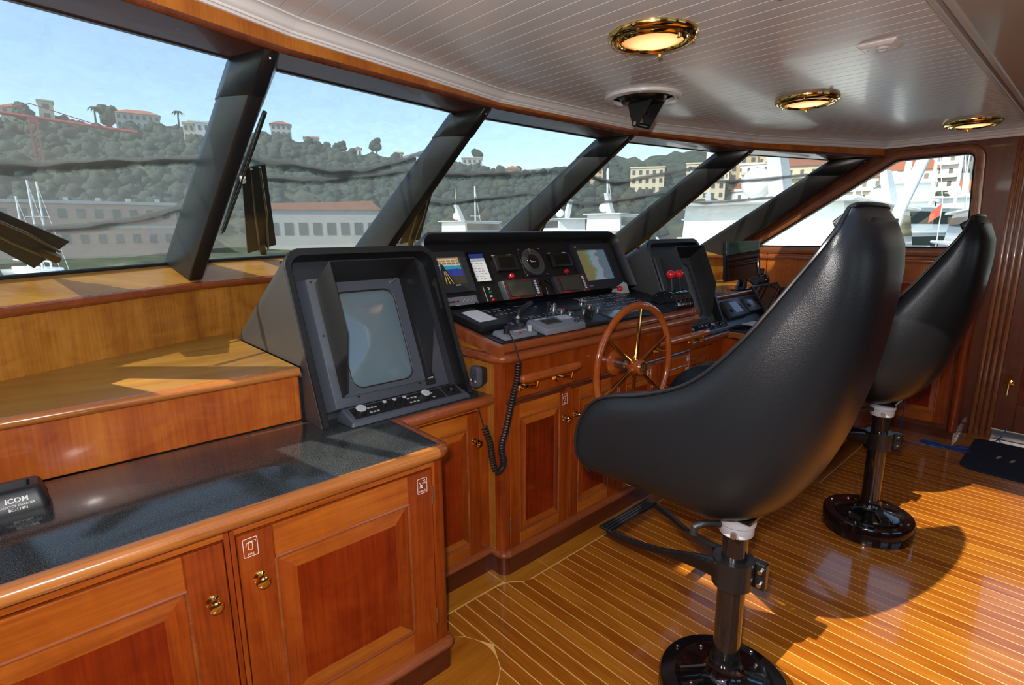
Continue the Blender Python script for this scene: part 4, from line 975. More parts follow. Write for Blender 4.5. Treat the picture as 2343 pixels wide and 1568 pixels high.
for k in range(7): obj('button', pbox(1.475+.013*k, .036, 1.483+.013*k, .044, .010, .0135), GREY_DK if k != 5 else RED_PL, vr)
for k in range(6): obj('button', pbox(1.475+.015*k, .012, 1.485+.015*k, .022, .010, .0135), BLACK_PL if k < 4 else GREY_LT, vr)
for k in range(7): obj('button', pbox(1.585+.012*k, .036+.010*(k % 2), 1.590+.012*k, .041+.010*(k % 2), .010, .0135), GREY_LT, vr)
obj('dial', MB().lathe([(.0001, .010), (.006, .010), (.006, .016), (.0001, .0165)], 12, MP @ Matrix.Translation((1.662, .020, 0))), BLACK_PL, vr)
cd_ = inst('notice_card', 'white printed notice card with blue heading in a black frame', 'card', 1.769, .2)
obj('frame', ringplate(shift(rrect(.112, .170, .003), 1.769, .215), shift(rrect(.098, .156, .002), 1.769, .215), 0, .006, MP), BLACK_GLOSS, cd_)
obj('sheet', pbox(1.720, .137, 1.818, .293, 0, .002), PAPER, cd_, smooth=0)
obj('heading', pbox(1.720, .268, 1.818, .293, .002, .0026), plain('blue_print', (.03, .07, .35), .5), cd_, smooth=0)
GREYT = plain('grey_text_print', (.25, .26, .30), .6)
g = MB(); random.seed(2)
for k in range(8):
    a = 1.730
    for q in range(3):
        w_ = random.uniform(.010, .022); g.box(a, .252-.0145*k, .002, a+w_, .2545-.0145*k, .0026, MP); a += w_+.008
obj('text_lines', g, GREYT, cd_, smooth=0)['kind'] = 'stuff'
for (u0, u1, lab) in ((1.870, 2.028, 'dark digital readout above the left radio'), (2.303, 2.475, 'dark digital readout above the right radio')):
    t = inst('digital_readout', lab, 'display', (u0+u1)/2, .23)
    obj('case', pbox(u0, .182, u1, .272, 0, .022), BLACK_PL, t, bevel=.006, seg=2)
    obj('screen', pbox(u0+.022, .196, u1-.024, .258, .022, .0235), DARKSCR, t, smooth=0)
    obj('label_strip', pbox(u0+.006, .277, u0+.030, .282, 0, .001), WHITE_INK, t, smooth=0); obj('label_strip', pbox(u1-.045, .277, u1-.010, .282, 0, .001), WHITE_INK, t, smooth=0)
for (u, v, lab) in ((1.956, .151, 'round red push button under the left digital readout'), (2.395, .153, 'round red push button under the right digital readout')):
    t = inst('alarm_button', lab, 'button', u, v)
    obj('collar', MB().lathe([(.0001, 0), (.021, 0), (.021, .006), (.015, .008), (.0001, .008)], 16, MP @ Matrix.Translation((u, v, 0))), BLACK_PL, t)
    obj('cap', MB().lathe([(.0001, .008), (.0135, .008), (.0135, .018), (.011, .022), (.0001, .0225)], 16, MP @ Matrix.Translation((u, v, 0))), RED_PL, t)
gy = inst('gyro_compass', 'round black gyro compass repeater in the middle of the panel', 'compass', 2.161, .229)
obj('plate', pbox(2.070, .140, 2.252, .318, 0, .005), BLACK_PANEL, gy, bevel=.002)
MG = MP @ Matrix.Translation((2.161, .229, .005))
gd = obj('card', MB().lathe([(.0001, 0), (.082, 0), (.082, .003), (.0001, .0035)], 40, MG), plain('compass_grey', (.055, .055, .055), .35), gy)
obj('centre', MB().lathe([(.0001, .0035), (.045, .0035), (.044, .005), (.0001, .0052)], 32, MG), BLACK_GLOSS, gd)
g = MB()
for k in range(72):
    a = 2*math.pi*k/72; l_ = .010 if k % 6 == 0 else .006; rr = .078
    T_ = MG @ Matrix.Rotation(a, 4, 'Z'); g.box(rr-l_, -.0005, .0036, rr, .0005, .0042, T_)
obj('degree_marks', g, GREY_MID, gd, smooth=0)['kind'] = 'stuff'
obj('lubber_line', MB().box(-.001, .050, .0036, .001, .083, .0045, MG), plain('yellow_mark', (.75, .50, .06), .5), gd, smooth=0)
obj('maker_mark', MB().box(-.018, -.002, .0052, .018, .0005, .0058, MG).prism([(-.024, .008), (-.019, .008), (-.013, -.002), (-.019, -.002)], .0052, .0058, M=MG), WHITE_INK, gd, smooth=0)
for (u, v) in ((2.082, .308), (2.240, .308), (2.082, .150), (2.240, .150)): obj('screw', MB().sphere((u, v, .005), .0035, 8, 6, M=MP), STAIN, gy)
REDT = plain('red_trim_line', (.32, .012, .012), .4)
for (u0, u1, lab) in ((1.852, 2.122, 'radio control unit with red outline and grey screen, left of the small dial'), (2.252, 2.522, 'radio control unit with red outline and grey screen, right of the small dial')):
    t = inst('radio_unit', lab, 'radio', (u0+u1)/2, .06)
    c = obj('case', MB().loft([[(u0, -.004, 0), (u1, -.004, 0), (u1, .126, 0), (u0, .126, 0)], [(u0+.010, .004, .034), (u1-.006, .004, .034), (u1-.006, .120, .034), (u0+.010, .120, .034)]], M=MP), GREY_DK, t, bevel=.003, seg=2)
    obj('red_outline', ringplate(shift(rrect(u1-u0-.030, .102, .003), (u0+u1)/2+.003, .062), shift(rrect(u1-u0-.036, .096, .003), (u0+u1)/2+.003, .062), .034, .0348, MP), REDT, t)
    obj('red_label', pbox(u0+.022, .013, u0+.085, .020, .034, .0352), plain('red_print', (.50, .015, .015), .5), t, smooth=0)
    obj('screen', pbox(u0+.038, .026, u1-.062, .106, .034, .0352), LCD, t, smooth=0)
    for k in range(6): obj('key', pbox(u1-.044, .026+.0138*k, u1-.028, .036+.0138*k, .034, .0375), WHITE_PL, t, bevel=.001)
    obj('orange_mark', pbox(u1-.062, .014, u1-.054, .020, .034, .0352), plain('orange_mark', (.75, .28, .02), .5), t, smooth=0)
ga = inst('rudder_gauge', 'small round black dial gauge between the two radios', 'gauge', 2.188, .062)
MG2 = MP @ Matrix.Translation((2.188, .062, 0))
obj('ring', MB().lathe([(.050, 0), (.050, .010), (.044, .012), (.043, .006)], 32, MG2), BLACK_GLOSS, ga)
dd = obj('dial', MB().lathe([(.0001, .004), (.044, .004), (.0001, .0045)], 32, MG2), DARKSCR, ga)
g = MB()
for k in range(13): T_ = MG2 @ Matrix.Rotation(R(-30+20*k), 4, 'Z'); g.box(.034, -.0012, .0046, .041, .0012, .0052, T_)
obj('scale_marks', g, WHITE_INK, dd, smooth=0)['kind'] = 'stuff'
obj('needle', MB().box(-.0012, -.036, .0052, .0012, .004, .006, MG2 @ Matrix.Rotation(R(-8), 4, 'Z')), WHITE_INK, dd, smooth=0)
pl_ = inst('chart_plotter', 'chart plotter screen with coloured coastline, right end of instrument panel', 'plotter', 2.69, .17)
obj('bezel', ringplate(shift(rrect(.385, .308, .010), 2.700, .170), shift(rrect(.280, .210, .006), 2.684, .181), 0, .020, MP), plain('slate_bezel', (.024, .027, .036), .35), pl_)
obj('screen', pbox(2.545, .077, 2.824, .285, .004, .007), SCR_CHART, pl_, smooth=0)
obj('maker_plate', pbox(2.540, .038, 2.575, .044, .020, .0206), plain('dim_print', (.22, .23, .25), .5), pl_, smooth=0)
obj('maker_mark', pbox(2.535, .297, 2.550, .308, .020, .0206), plain('orange_print', (.55, .25, .04), .5), pl_, smooth=0)
swp = inst('switch_panel', 'narrow black switch panel with green and red lamps', 'switch panel', 1.775, .055)
obj('plate', pbox(1.743, .002, 1.812, .110, 0, .004), BLACK_PANEL, swp, bevel=.001)
obj('edge_line', pbox(1.744, .003, 1.7455, .109, .004, .0046), WHITE_INK, swp, smooth=0)
obj('lamp', MB().lathe([(.0001, .004), (.008, .004), (.007, .010), (.0001, .012)], 12, MP @ Matrix.Translation((1.780, .072, 0))), GREEN_PL, swp)
obj('lamp', MB().lathe([(.0001, .004), (.008, .004), (.007, .010), (.0001, .012)], 12, MP @ Matrix.Translation((1.782, .030, 0))), RED_PL, swp)
g = MB()
for (a, b) in ((1.772, .100), (1.775, .094), (1.772, .088), (1.770, .047), (1.772, .053)): g.box(a, b, .004, a+.014, b+.002, .0046, MP)
obj('legend', g, WHITE_INK, swp, smooth=0)['kind'] = 'stuff'
al = thing('alarm_beacon', 'small grey wedge with red lamp at the right of the desk', 'lamp', tuple(MD @ Vector((2.76, dkv(2.02), 0))))
obj('base', MB().loft([[(2.715, dkv(2.00), 0), (2.83, dkv(2.00), 0), (2.83, dkv(2.06), 0), (2.715, dkv(2.06), 0)], [(2.725, dkv(2.02), .010), (2.825, dkv(2.03), .055), (2.825, dkv(2.06), .06), (2.725, dkv(2.06), .014)]], M=MD), GREY_LT, al, bevel=.003)
obj('lamp', MB().sphere((2.745, dkv(2.02), .028), .018, 12, 8, M=MD), RED_PL, al)
# ---- loose and mounted units on the desk
pb = thing('chart_tray', 'black tray at the left end of the control desk', 'tray', tuple(MD @ Vector((1.49, dkv(1.88), 0))))
obj('tray', MB().box(1.420, dkv(1.757), 0, 1.572, dkv(2.004), .030, MD), BLACK_PL, pb, bevel=.005, seg=2)
pp = obj('paper_slip', MB().prism([(1.452, dkv(1.805)), (1.560, dkv(1.812)), (1.562, dkv(1.955)), (1.515, dkv(1.962)), (1.462, dkv(1.948))], .0305, .0315, M=MD), PAPER, smooth=0)
tag(pp, 'white paper slip lying on the black tray beside the near radar', 'paper')
js = thing('joystick', 'black joystick lever on the control desk', 'joystick', tuple(MD @ Vector((1.69, dkv(1.81), 0))))
obj('boot', MB().lathe([(.0001, .006), (.028, .006), (.026, .018), (.016, .030), (.013, .058), (.008, .064), (.0001, .065)], 18, dkp(1.688, 1.812)), BLACK_PL, js)
obj('grip', MB().tube([(1.690, dkv(1.815), .045), (1.73, dkv(1.83), .058), (1.79, dkv(1.855), .064), (1.815, dkv(1.865), .066)], [.010, .012, .014, .012], 12, M=MD), BLACK_PL, js)
obj('stud', MB().sphere((1.668, dkv(1.795), .030), .009, 10, 8, M=MD), GREY_LT, js)
tg = thing('toggle_lever', 'thin black lever with chrome foot on the control desk', 'lever', tuple(MD @ Vector((1.862, dkv(1.80), 0))))
obj('foot', MB().lathe([(.0001, .006), (.010, .006), (.008, .030), (.0001, .032)], 12, dkp(1.862, 1.797)), CHROME, tg)
obj('stick', MB().tube([tuple(MD @ Vector((1.862, dkv(1.797), .03))), tuple(MD @ Vector((1.868, dkv(1.80), .085)))], [.006, .008], 8), BLACK_PL, tg)
def desk_unit(name, label, cat, x0, x1, y0, y1, h0, h1, mt, bv=.006):
    t = thing(name, label, cat, tuple(MD @ Vector(((x0+x1)/2, dkv((y0+y1)/2), 0))))
    obj('case', MB().loft([[(x0, dkv(y0), 0), (x1, dkv(y0), 0), (x1, dkv(y1), 0), (x0, dkv(y1), 0)], [(x0+.004, dkv(y0)+.004, h0), (x1-.004, dkv(y0)+.004, h0), (x1-.004, dkv(y1)-.004, h1), (x0+.004, dkv(y1)-.004, h1)]], M=MD), mt, t, bevel=bv, seg=2)
    return t
a1 = desk_unit('autopilot_remote', 'grey autopilot controller with knobs at the left front corner of the desk', 'controller', 1.446, 1.640, 1.628, 1.716, .016, .022, GREY_MID)
obj('knob', MB().lathe([(.0001, .015), (.014, .015), (.013, .048), (.0001, .049)], 14, dkp(1.485, 1.668)), BLACK_PL, a1)
obj('knob', MB().lathe([(.0001, .015), (.017, .015), (.016, .035), (.0001, .036)], 16, dkp(1.600, 1.705)), GREY_DK, a1)
obj('lever', MB().tube([tuple(MD @ Vector((1.612, dkv(1.655), .016))), tuple(MD @ Vector((1.612, dkv(1.66), .042)))], [.008, .011], 10), GREY_LT, a1)
obj('screen', MB().box(1.525, dkv(1.683), .019, 1.585, dkv(1.708), .0225, MD), LCD, a1)
obj('red_key', MB().box(1.540, dkv(1.645), .0165, 1.555, dkv(1.653), .020, MD), RED_PL, a1)
for k in range(5): obj('key', MB().box(1.532+.016*k, dkv(1.668), .018, 1.542+.016*k, dkv(1.675), .0215, MD), GREY_LT, a1)
a2 = desk_unit('autopilot_keypad', 'grey autopilot keypad unit with small screen and keypad on the desk edge', 'controller', 1.668, 1.938, 1.608, 1.742, .030, .036, GREY_MID)
obj('screen', MB().box(1.716, dkv(1.655), .031, 1.818, dkv(1.708), .0358, MD), LCD, a2)
for i in range(4):
    for j in range(3): obj('key', MB().box(1.842+.020*i, dkv(1.680)+.018*j, .033, 1.856+.020*i, dkv(1.680)+.018*j+.012, .0375, MD), GREY_LT, a2)
obj('dial', MB().lathe([(.0001, .031), (.013, .031), (.012, .040), (.0001, .041)], 14, dkp(1.900, 1.640)), GREY_DK, a2)
obj('maker_plate', MB().box(1.705, dkv(1.720), .0355, 1.775, dkv(1.7235), .0365, MD), WHITE_INK, a2, smooth=0)
b3 = desk_unit('helm_selector', 'low black selector box with upright switch on the desk edge', 'controller', 1.952, 2.150, 1.622, 1.735, .016, .022, BLACK_PL)
obj('switch', MB().box(2.048, dkv(1.672), .018, 2.062, dkv(1.718), .058, MD), BLACK_PL, b3, bevel=.003)
obj('pilot_light', MB().box(1.965, dkv(1.700), .018, 1.985, dkv(1.705), .023, MD), plain('orange_lamp', (.6, .2, .03), .4), b3); obj('bar', MB().box(1.962, dkv(1.640), .017, 1.968, dkv(1.720), .0235, MD), STAIN, b3)
b4 = desk_unit('echo_sounder', 'flat display unit on the desk edge behind the steering wheel', 'display', 2.165, 2.470, 1.622, 1.735, .014, .020, BLACK_PL)
obj('screen', MB().box(2.178, dkv(1.640), .0145, 2.335, dkv(1.720), .0202, MD), plain('pale_lcd', (.12, .14, .14), .08), b4)
for k in range(4): obj('key', MB().box(2.352+.027*k, dkv(1.665), .016, 2.372+.027*k, dkv(1.682), .0215, MD), GREY_LT, b4)
# throttle
thr = thing('throttle_control', 'black twin throttle with two red ball handles', 'throttle', tuple(MD @ Vector((2.83, dkv(1.70), 0))))
MT = frame((2.745, 1.705, 1.066), (0, -1, 0), (0, 0, 1), (1, 0, 0))
def halfdisc(r_): return [(r_*math.cos(R(t)), r_*math.sin(R(t))) for t in range(-8, 189, 9)]
for k in range(4):
    obj('drum', MB().prism(halfdisc(.092), .004+.047*k, .045+.047*k, M=MT), BLACK_GLOSS, thr, bevel=.003)
for k in range(1, 4): obj('slot_plate', MB().prism(halfdisc(.086), -.002+.047*k, .004+.047*k, M=MT), STAIN, thr, smooth=40)
for t in (10, 50, 90, 130, 170): obj('screw', MB().sphere((.078*math.cos(R(t)), .078*math.sin(R(t)), .004), .004, 8, 6, M=MT), CHROME, thr)
for (w_, lean) in ((.070, -.004), (.140, .008)):
    lv = obj('lever', MB().loft([[(lean-.016, .085, w_-.004), (lean+.016, .085, w_-.004), (lean+.007, .165, w_-.004), (lean-.007, .165, w_-.004)], [(lean-.016, .085, w_+.004), (lean+.016, .085, w_+.004), (lean+.007, .165, w_+.004), (lean-.007, .165, w_+.004)]], M=MT), plain('gunmetal', (.06, .065, .07), .3, .7), thr)
    obj('ball_handle', MB().sphere((lean, .182, w_), .0255, 20, 14, M=MT), RED_PL, lv)
# handset microphone with coiled cord
mc = thing('radio_handset', 'grey radio microphone hanging on the console side', 'microphone', (1.375, 1.70, .90))
MM = frame((1.372, 1.715, .905), (0, -1, .0), (.02, 0, 1), (-1, 0, 0))
obj('shell', MB().loft([[(x_, y_, .004) for x_, y_ in rrect(.056, .088, .018)], [(x_, y_, .020) for x_, y_ in rrect(.060, .094, .020)], [(x_, y_, .030) for x_, y_ in rrect(.052, .086, .018)]], M=MM), GREY_PL, mc, smooth=50)
obj('back_shell', MB().loft([[(x_, y_, -.028) for x_, y_ in rrect(.05, .07, .015)], [(x_, y_, .004) for x_, y_ in rrect(.058, .09, .018)]], M=MM), BLACK_PL, mc, smooth=50)
for k in range(5): obj('grille_slot', MB().box(-.016, .030-.008*k, .030, .016, .032-.008*k, .0308, MM), BLACK_PL, mc)
for (a, b, m_) in ((0, -.016, BLACK_PL), (.016, -.016, GREY_LT), (-.016, -.014, GREY_LT), (0, -.008, BLACK_PL), (-.012, -.030, RED_PL)): obj('key', MB().lathe([(.0001, .030), (.005, .030), (.004, .0325), (.0001, .033)], 10, MM @ Matrix.Translation((a, b, 0))), m_, mc)
cp_ = [(1.352, 1.718, .858), (1.350, 1.712, .82), (1.348, 1.69, .775), (1.346, 1.672, .735)]
low = [(1.348, 1.655, .70), (1.360, 1.632, .63), (1.364, 1.622, .55), (1.370, 1.600, .51), (1.386, 1.578, .55), (1.378, 1.580, .63), (1.400, 1.570, .72), (1.425, 1.566, .82), (1.452, 1.566, .90), (1.463, 1.568, .975), (1.468, 1.580, 1.03)]
def catmull(P, n):
    P = [Vector(p) for p in P]; out = []
    for i in range(len(P)-1):
        a, b, c, d = P[max(i-1, 0)], P[i], P[i+1], P[min(i+2, len(P)-1)]
        for k in range(n):
            t = k/n; out.append(.5*((2*b)+(c-a)*t+(2*a-5*b+4*c-d)*t*t+(3*b-a-3*c+d)*t**3))
    return out+[P[-1]]
obj('cord', MB().tube([tuple(p) for p in catmull(cp_+low[:1], 6)], .0028, 6), RUBBER, mc)
cl = catmull(low[:-1], 40); co = []; acc = 0
for i, p in enumerate(cl):
    t = (cl[min(i+1, len(cl)-1)]-cl[max(i-1, 0)]).normalized(); a = Vector((1, 0, 0)); n1 = (a-t*a.dot(t)).normalized(); n2 = t.cross(n1)
    if i: acc += (p-cl[i-1]).length
co = []
L_ = [0]
for i in range(1, len(cl)): L_.append(L_[-1]+(cl[i]-cl[i-1]).length)
turns = L_[-1]/.0115; N_ = int(turns*9); j = 0
for k in range(N_):
    s_ = L_[-1]*k/N_
    while j < len(L_)-2 and L_[j+1] < s_: j += 1
    f_ = (s_-L_[j])/max(1e-6, L_[j+1]-L_[j]); p = cl[j].lerp(cl[j+1], f_); t = (cl[min(j+2, len(cl)-1)]-cl[max(j-1, 0)]).normalized()
    a = Vector((1, 0, 0)); n1 = (a-t*a.dot(t)).normalized(); n2 = t.cross(n1); th_ = 2*math.pi*turns*k/N_; rr = .0115
    co.append(tuple(p+n1*rr*math.cos(th_)+n2*rr*math.sin(th_)))
obj('coiled_cord', MB().tube(co, .0036, 5), RUBBER, mc)
obj('cord_tail', MB().tube([tuple(p) for p in catmull([co[-1], (1.466, 1.578, 1.01), (1.468, 1.600, 1.055), (1.478, 1.640, 1.085)], 8)], .0030, 6), RUBBER, mc)
# ================================================================== HELM CHAIRS
KS = .955
def chair_shell(cx, cy, outer=True, inset=0.):
    # spine (y,z) and rim (x,y,z) in chair coordinates
    spine = [(0, (0, .435, .700)), (.12, (0, .33, .660)), (.28, (0, .15, .640)), (.42, (0, -.02, .642)), (.55, (0, -.14, .720)), (.67, (0, -.225, .870)), (.80, (0, -.290, 1.10)), (.90, (0, -.318, 1.33)), (.96, (0, -.312, 1.475)), (1, (0, -.262, 1.560))]
    rim = [(0, (-.235, .425, .700)), (.07, (-.280, .445, .775)), (.16, (-.292, .425, .890)), (.25, (-.300, .345, .985)), (.38, (-.300, .170, 1.040)), (.52, (-.292, .035, 1.105)), (.66, (-.268, -.075, 1.225)), (.80, (-.232, -.170, 1.375)), (.92, (-.208, -.238, 1.490)), (1, (-.150, -.248, 1.548))]
    nt_, ns = 40, 16; V = []; F = []
    for i in range(nt_+1):
        t = i/nt_; S = spline(spine, t); Q = spline(rim, t)
        for j in range(-ns, ns+1):
            th = math.pi/2*abs(j)/ns; e = .70
            fx = math.sin(th)**e; fz = 1-math.cos(th)**e
            sg = -1 if j < 0 else 1
            X = -sg*Q.x*fx*-1 if False else sg*abs(Q.x)*fx
            V.append((cx+.02+X*KS, cy+(S.y+(Q.y-S.y)*fz)*KS, 1.5+(S.z+(Q.z-S.z)*fz-1.5)*KS))
    w = 2*ns+1
    for i in range(nt_):
        for j in range(w-1): k = i*w+j; F.append((k, k+1, k+w+1, k+w))
    rimL = [V[i*w] for i in range(nt_+1)]; rimR = [V[i*w+w-1] for i in range(nt_+1)]; top = [V[nt_*w+j] for j in range(w)]; bot = [V[j] for j in range(w)]
    return MB().add(V, F), rimL+top[1:-1]+rimR[::-1]+bot[::-1][1:-1]
def helm_chair(cx, cy, label):
    th = thing('helm_chair', label, 'chair', (cx, cy, 0), 'helm chairs on pedestals')
    mb, loop = chair_shell(cx, cy)
    sh_ = obj('shell', mb, BLACK_LEATHER, th, smooth=180, recalc=True)
    md = sh_.modifiers.new('thick', 'SOLIDIFY'); md.thickness = .062; md.offset = -1; md.use_rim = True; md.use_even_offset = False
    obj('piping', MB().tube(loop, .0052, 8, closed=True), plain('black_piping', (.006, .006, .007), .3), sh_)
    # stitched seam down the back quarter
    W = 33; 
    seam = []
    # seat and back cushions inside the shell
    cu = []
    for (y, z, w_, h_) in ((.47, .80, .20, .055), (.455, .845, .225, .085), (.36, .850, .23, .10), (.15, .835, .232, .10), (-.02, .825, .225, .10), (-.10, .83, .20, .07)):
        cu.append([(cx+.02+a*KS, cy+y*KS, 1.5+(z+b-1.5)*KS) for a, b in rrect(2*w_, 2*h_*.6, .05)])
    obj('seat_cushion', MB().loft(cu), BLACK_LEATHER, th, smooth=70)
    bu = []
    for (y, z, w_, h_) in ((.02, .90, .19, .05), (-.06, 1.02, .215, .055), (-.13, 1.16, .21, .055), (-.20, 1.32, .185, .05), (-.245, 1.45, .165, .045), (-.262, 1.515, .14, .03)):
        d = Vector((0, .45, .9)).normalized(); bu.append([(cx+.02+a*KS, cy+(y+b*.9)*KS, 1.5+(z-b*.40-1.5)*KS) for a, b in rrect(2*w_, 2*h_, .035)])
    obj('back_cushion', MB().loft(bu), BLACK_LEATHER, th, smooth=70)
    obj('seat_plate', MB().box(cx-.05, cy-.06, .668, cx+.09, cy+.07, .684), BLACK_CAST, th, bevel=.004)
    # pedestal
    T = Matrix.Translation((cx, cy, 0))
    base = obj('base', MB().lathe([(.0001, 0), (.196, 0), (.200, .004), (.200, .082), (.194, .090), (.130, .091), (.0001, .091)], 48, T), BLACK_GLOSS, th, smooth=40)
    obj('cone', MB().lathe([(.150, .091), (.148, .100), (.070, .118), (.050, .135), (.048, .165), (.0001, .166)], 36, T), BLACK_GLOSS, base, smooth=50)
    for k in range(4):
        a = R(35+90*k); obj('rib', MB().tube([(cx+.055*math.cos(a), cy+.055*math.sin(a), .128), (cx+.135*math.cos(a), cy+.135*math.sin(a), .106)], .006, 6), BLACK_GLOSS, base)
        obj('bolt', MB().sphere((cx+.122*math.cos(a+.5), cy+.122*math.sin(a+.5), .106), .007, 8, 6), CHROME, base)
        obj('bolt', MB().sphere((cx+.172*math.cos(a+.9), cy+.172*math.sin(a+.9), .092), .007, 8, 6), CHROME, base)
    obj('pole', MB().lathe([(.0405, .09), (.0405, .44), (.0375, .44), (.0375, .672)], 28, T), BLACK_GLOSS, th, smooth=40)
    col_ = obj('collar', MB().lathe([(.048, .610), (.050, .614), (.050, .640), (.054, .644), (.054, .660), (.040, .668)], 28, T), GREY_LT, th, smooth=40)
    obj('collar_screw', MB().tube([(cx-.05, cy-.015, .627), (cx-.064, cy-.02, .627)], .009, 10), STAIN, col_)
    obj('lock_lever', MB().tube([(cx-.045, cy+.03, .640), (cx-.085, cy+.06, .646), (cx-.105, cy+.08, .634), (cx-.105, cy+.08, .610)], [.010, .010, .012, .013], 10), BLACK_PL, th)
    obj('stud', MB().sphere((cx-.10, cy+.32, .690), .013, 10, 8), WHITE_PL, th)
    # footrest: clamp, two curved arms, ribbed plate
    ZF = .445
    fr = obj('footrest', MB().lathe([(.041, .438), (.060, .438), (.060, .525), (.041, .525)], 28, T), BLACK_CAST, th, smooth=40)
    obj('clamp_lug', MB().box(cx+.02, cy-.088, .438, cx+.048, cy-.045, .525), BLACK_CAST, fr, bevel=.004)
    for z in (.502, .458): obj('clamp_bolt', MB().tube([(cx+.010, cy-.075, z), (cx+.062, cy-.075, z)], .007, 8), CHROME, fr)
    for sx in (-1, 1):
        P_ = catmull([(cx+.0+sx*.030, cy+.03, .492), (cx+.01+sx*.050, cy+.11, .485), (cx+.03+sx*.085, cy+.22, .468), (cx+.05+sx*.125, cy+.33, .462), (cx+.055+sx*.140, cy+.415, .468)], 6)
        r_ = [.040-.026*min(1, i/12.) for i in range(len(P_))]; rr = []
        for i, p in enumerate(P_):
            t = (P_[min(i+1, len(P_)-1)]-P_[max(i-1, 0)]).normalized(); sd = Vector((t.y, -t.x, 0)).normalized(); h = r_[i]; w_ = .011+.012*max(0, 1-i/8.)
            rr.append([tuple(p+sd*w_+Vector((0, 0, h*.55))), tuple(p-sd*w_+Vector((0, 0, h*.55))), tuple(p-sd*w_*.6-Vector((0, 0, h))), tuple(p+sd*w_*.6-Vector((0, 0, h)))])
        obj('arm', MB().loft(rr), BLACK_CAST, fr, bevel=.004, seg=2, smooth=60)
    pl = obj('foot_plate', MB().box(cx-.093, cy+.392, .466, cx+.203, cy+.446, .476), BLACK_CAST, fr, bevel=.003)
    for k in range(4): obj('tread', MB().box(cx-.086, cy+.398+.012*k, .476, cx+.196, cy+.404+.012*k, .479), RUBBER, pl)
    return th
HC1 = helm_chair(1.49, .636, 'black leather helm chair in the foreground, nearest the steering wheel')
HC2 = copy_tree(HC1, None, Vector((3.03-1.49, .0, 0)))
HC2['label'] = 'black leather helm chair behind, beside the starboard door'
# ================================================================== DECKHEAD FITTINGS
def downlight(x, y, label):
    t = thing('ceiling_light', label, 'light', (x, y, CEIL), 'round brass ceiling lights')
    T = Matrix.Translation((x, y, CEIL-.004)) @ Matrix.Diagonal((1, 1, -1, 1))
    obj('ring', MB().lathe([(.150, 0), (.150, .010), (.142, .020), (.128, .024), (.118, .020), (.114, .026), (.106, .030), (.100, .022), (.100, .004)], 48, T), BRASS, t, smooth=50)
    lens = obj('lens', MB().lathe([(.0001, .030), (.05, .028), (.085, .024), (.103, .016)], 36, T), LENS, t, smooth=60)
    for k in range(3):
        a = R(20+120*k); T2 = Matrix.Translation((x+.117*math.cos(a), y+.117*math.sin(a), CEIL-.026)); obj('thumb_screw', MB().lathe([(.0001, -.020), (.008, -.019), (.008, -.008), (.005, -.006), (.005, .006)], 12, T2), BRASS, t)
    for k in range(3):
        a = R(75+120*k); obj('screw', MB().sphere((x+.138*math.cos(a), y+.138*math.sin(a), CEIL-.027), .0055, 8, 6), BRASS, t)
def _lens():
    m, nt, p = _new('lamp_lens'); N = nt.nodes.new; L = nt.links.new
    p.inputs['Base Color'].default_value = (.8, .55, .32, 1); p.inputs['Roughness'].default_value = .25
    tc = N('ShaderNodeTexCoord'); mp = N('ShaderNodeMapping'); mp.inputs['Location'].default_value = (-.02, 0, 0); L(tc.outputs['Object'], mp.inputs[0])
    gr = N('ShaderNodeTexGradient'); gr.gradient_type = 'SPHERICAL'; m2 = N('ShaderNodeMapping'); m2.inputs['Scale'].default_value = (8.5, 8.5, 8.5); L(mp.outputs[0], m2.inputs[0]); L(m2.outputs[0], gr.inputs[0])
    r = N('ShaderNodeValToRGB'); e = r.color_ramp.elements; e[0].color = (.62, .23, .055, 1); e[1].position = .75; e[1].color = (2.0, 1.35, .55, 1); L(gr.outputs[0], r.inputs[0])
    L(r.outputs[0], p.inputs['Emission Color']); p.inputs['Emission Strength'].default_value = 1.0; return m
LENS = _lens()
downlight(1.70, 1.15, 'lit round brass ceiling light nearest the camera')
downlight(3.09, 1.15, 'lit round brass ceiling light above the far chair')
downlight(4.51, .687, 'lit round brass ceiling light near the starboard wall')
# round recess with black pivot bracket (searchlight handle)
hx, hy = 2.41, 1.67
sl_ = thing('searchlight_handle', 'black forked searchlight handle in a round white deckhead recess', 'handle', (hx, hy, CEIL))
T = Matrix.Translation((hx, hy, CEIL-.004)) @ Matrix.Diagonal((1, 1, -1, 1))
obj('ring', MB().lathe([(.188, 0), (.190, .008), (.186, .014), (.150, .016), (.147, .010), (.147, -.05), (.0001, -.05)], 48, T), WHITE_M, sl_, smooth=50)
cup = obj('socket', MB().lathe([(.118, -.045), (.118, .004), (.112, .014), (.098, .030), (.060, .034), (.0001, .034)], 36, T), BLACK_CAST, sl_, smooth=50)
obj('pivot', MB().lathe([(.030, .030), (.030, .060), (.034, .064), (.034, .072), (.026, .085), (.0001, .086)], 24, T), BLACK_GLOSS, sl_)
obj('label', MB().box(-.016, -.007, 0, .016, .007, .001, frame((hx-.0215, hy-.0215, CEIL-.052), (.7, -.7, 0), (0, 0, 1))), WHITE_INK, sl_, smooth=0)
for sx in (-1, 1):
    q = [(hy-.085, CEIL-.030), (hy+.060, CEIL-.030), (hy+.025, CEIL-.145), (hy-.005, CEIL-.145)]
    xx = hx+sx*.052+.01; obj('fork', MB().prism([(a+ (0), b) for a, b in q], xx-.003, xx+.003, 'X'), BLACK_PL, sl_, bevel=.001)
    obj('fork_bolt', MB().tube([(xx-sx*.0+sx*.004-.002, hy+.008, CEIL-.134), (xx+sx*.010, hy+.008, CEIL-.134)], .010, 12), STAIN, sl_)
obj('cross_bar', MB().tube([(hx-.045, hy+.008, CEIL-.138), (hx+.065, hy+.008, CEIL-.138)], .012, 14), BLACK_GLOSS, sl_)
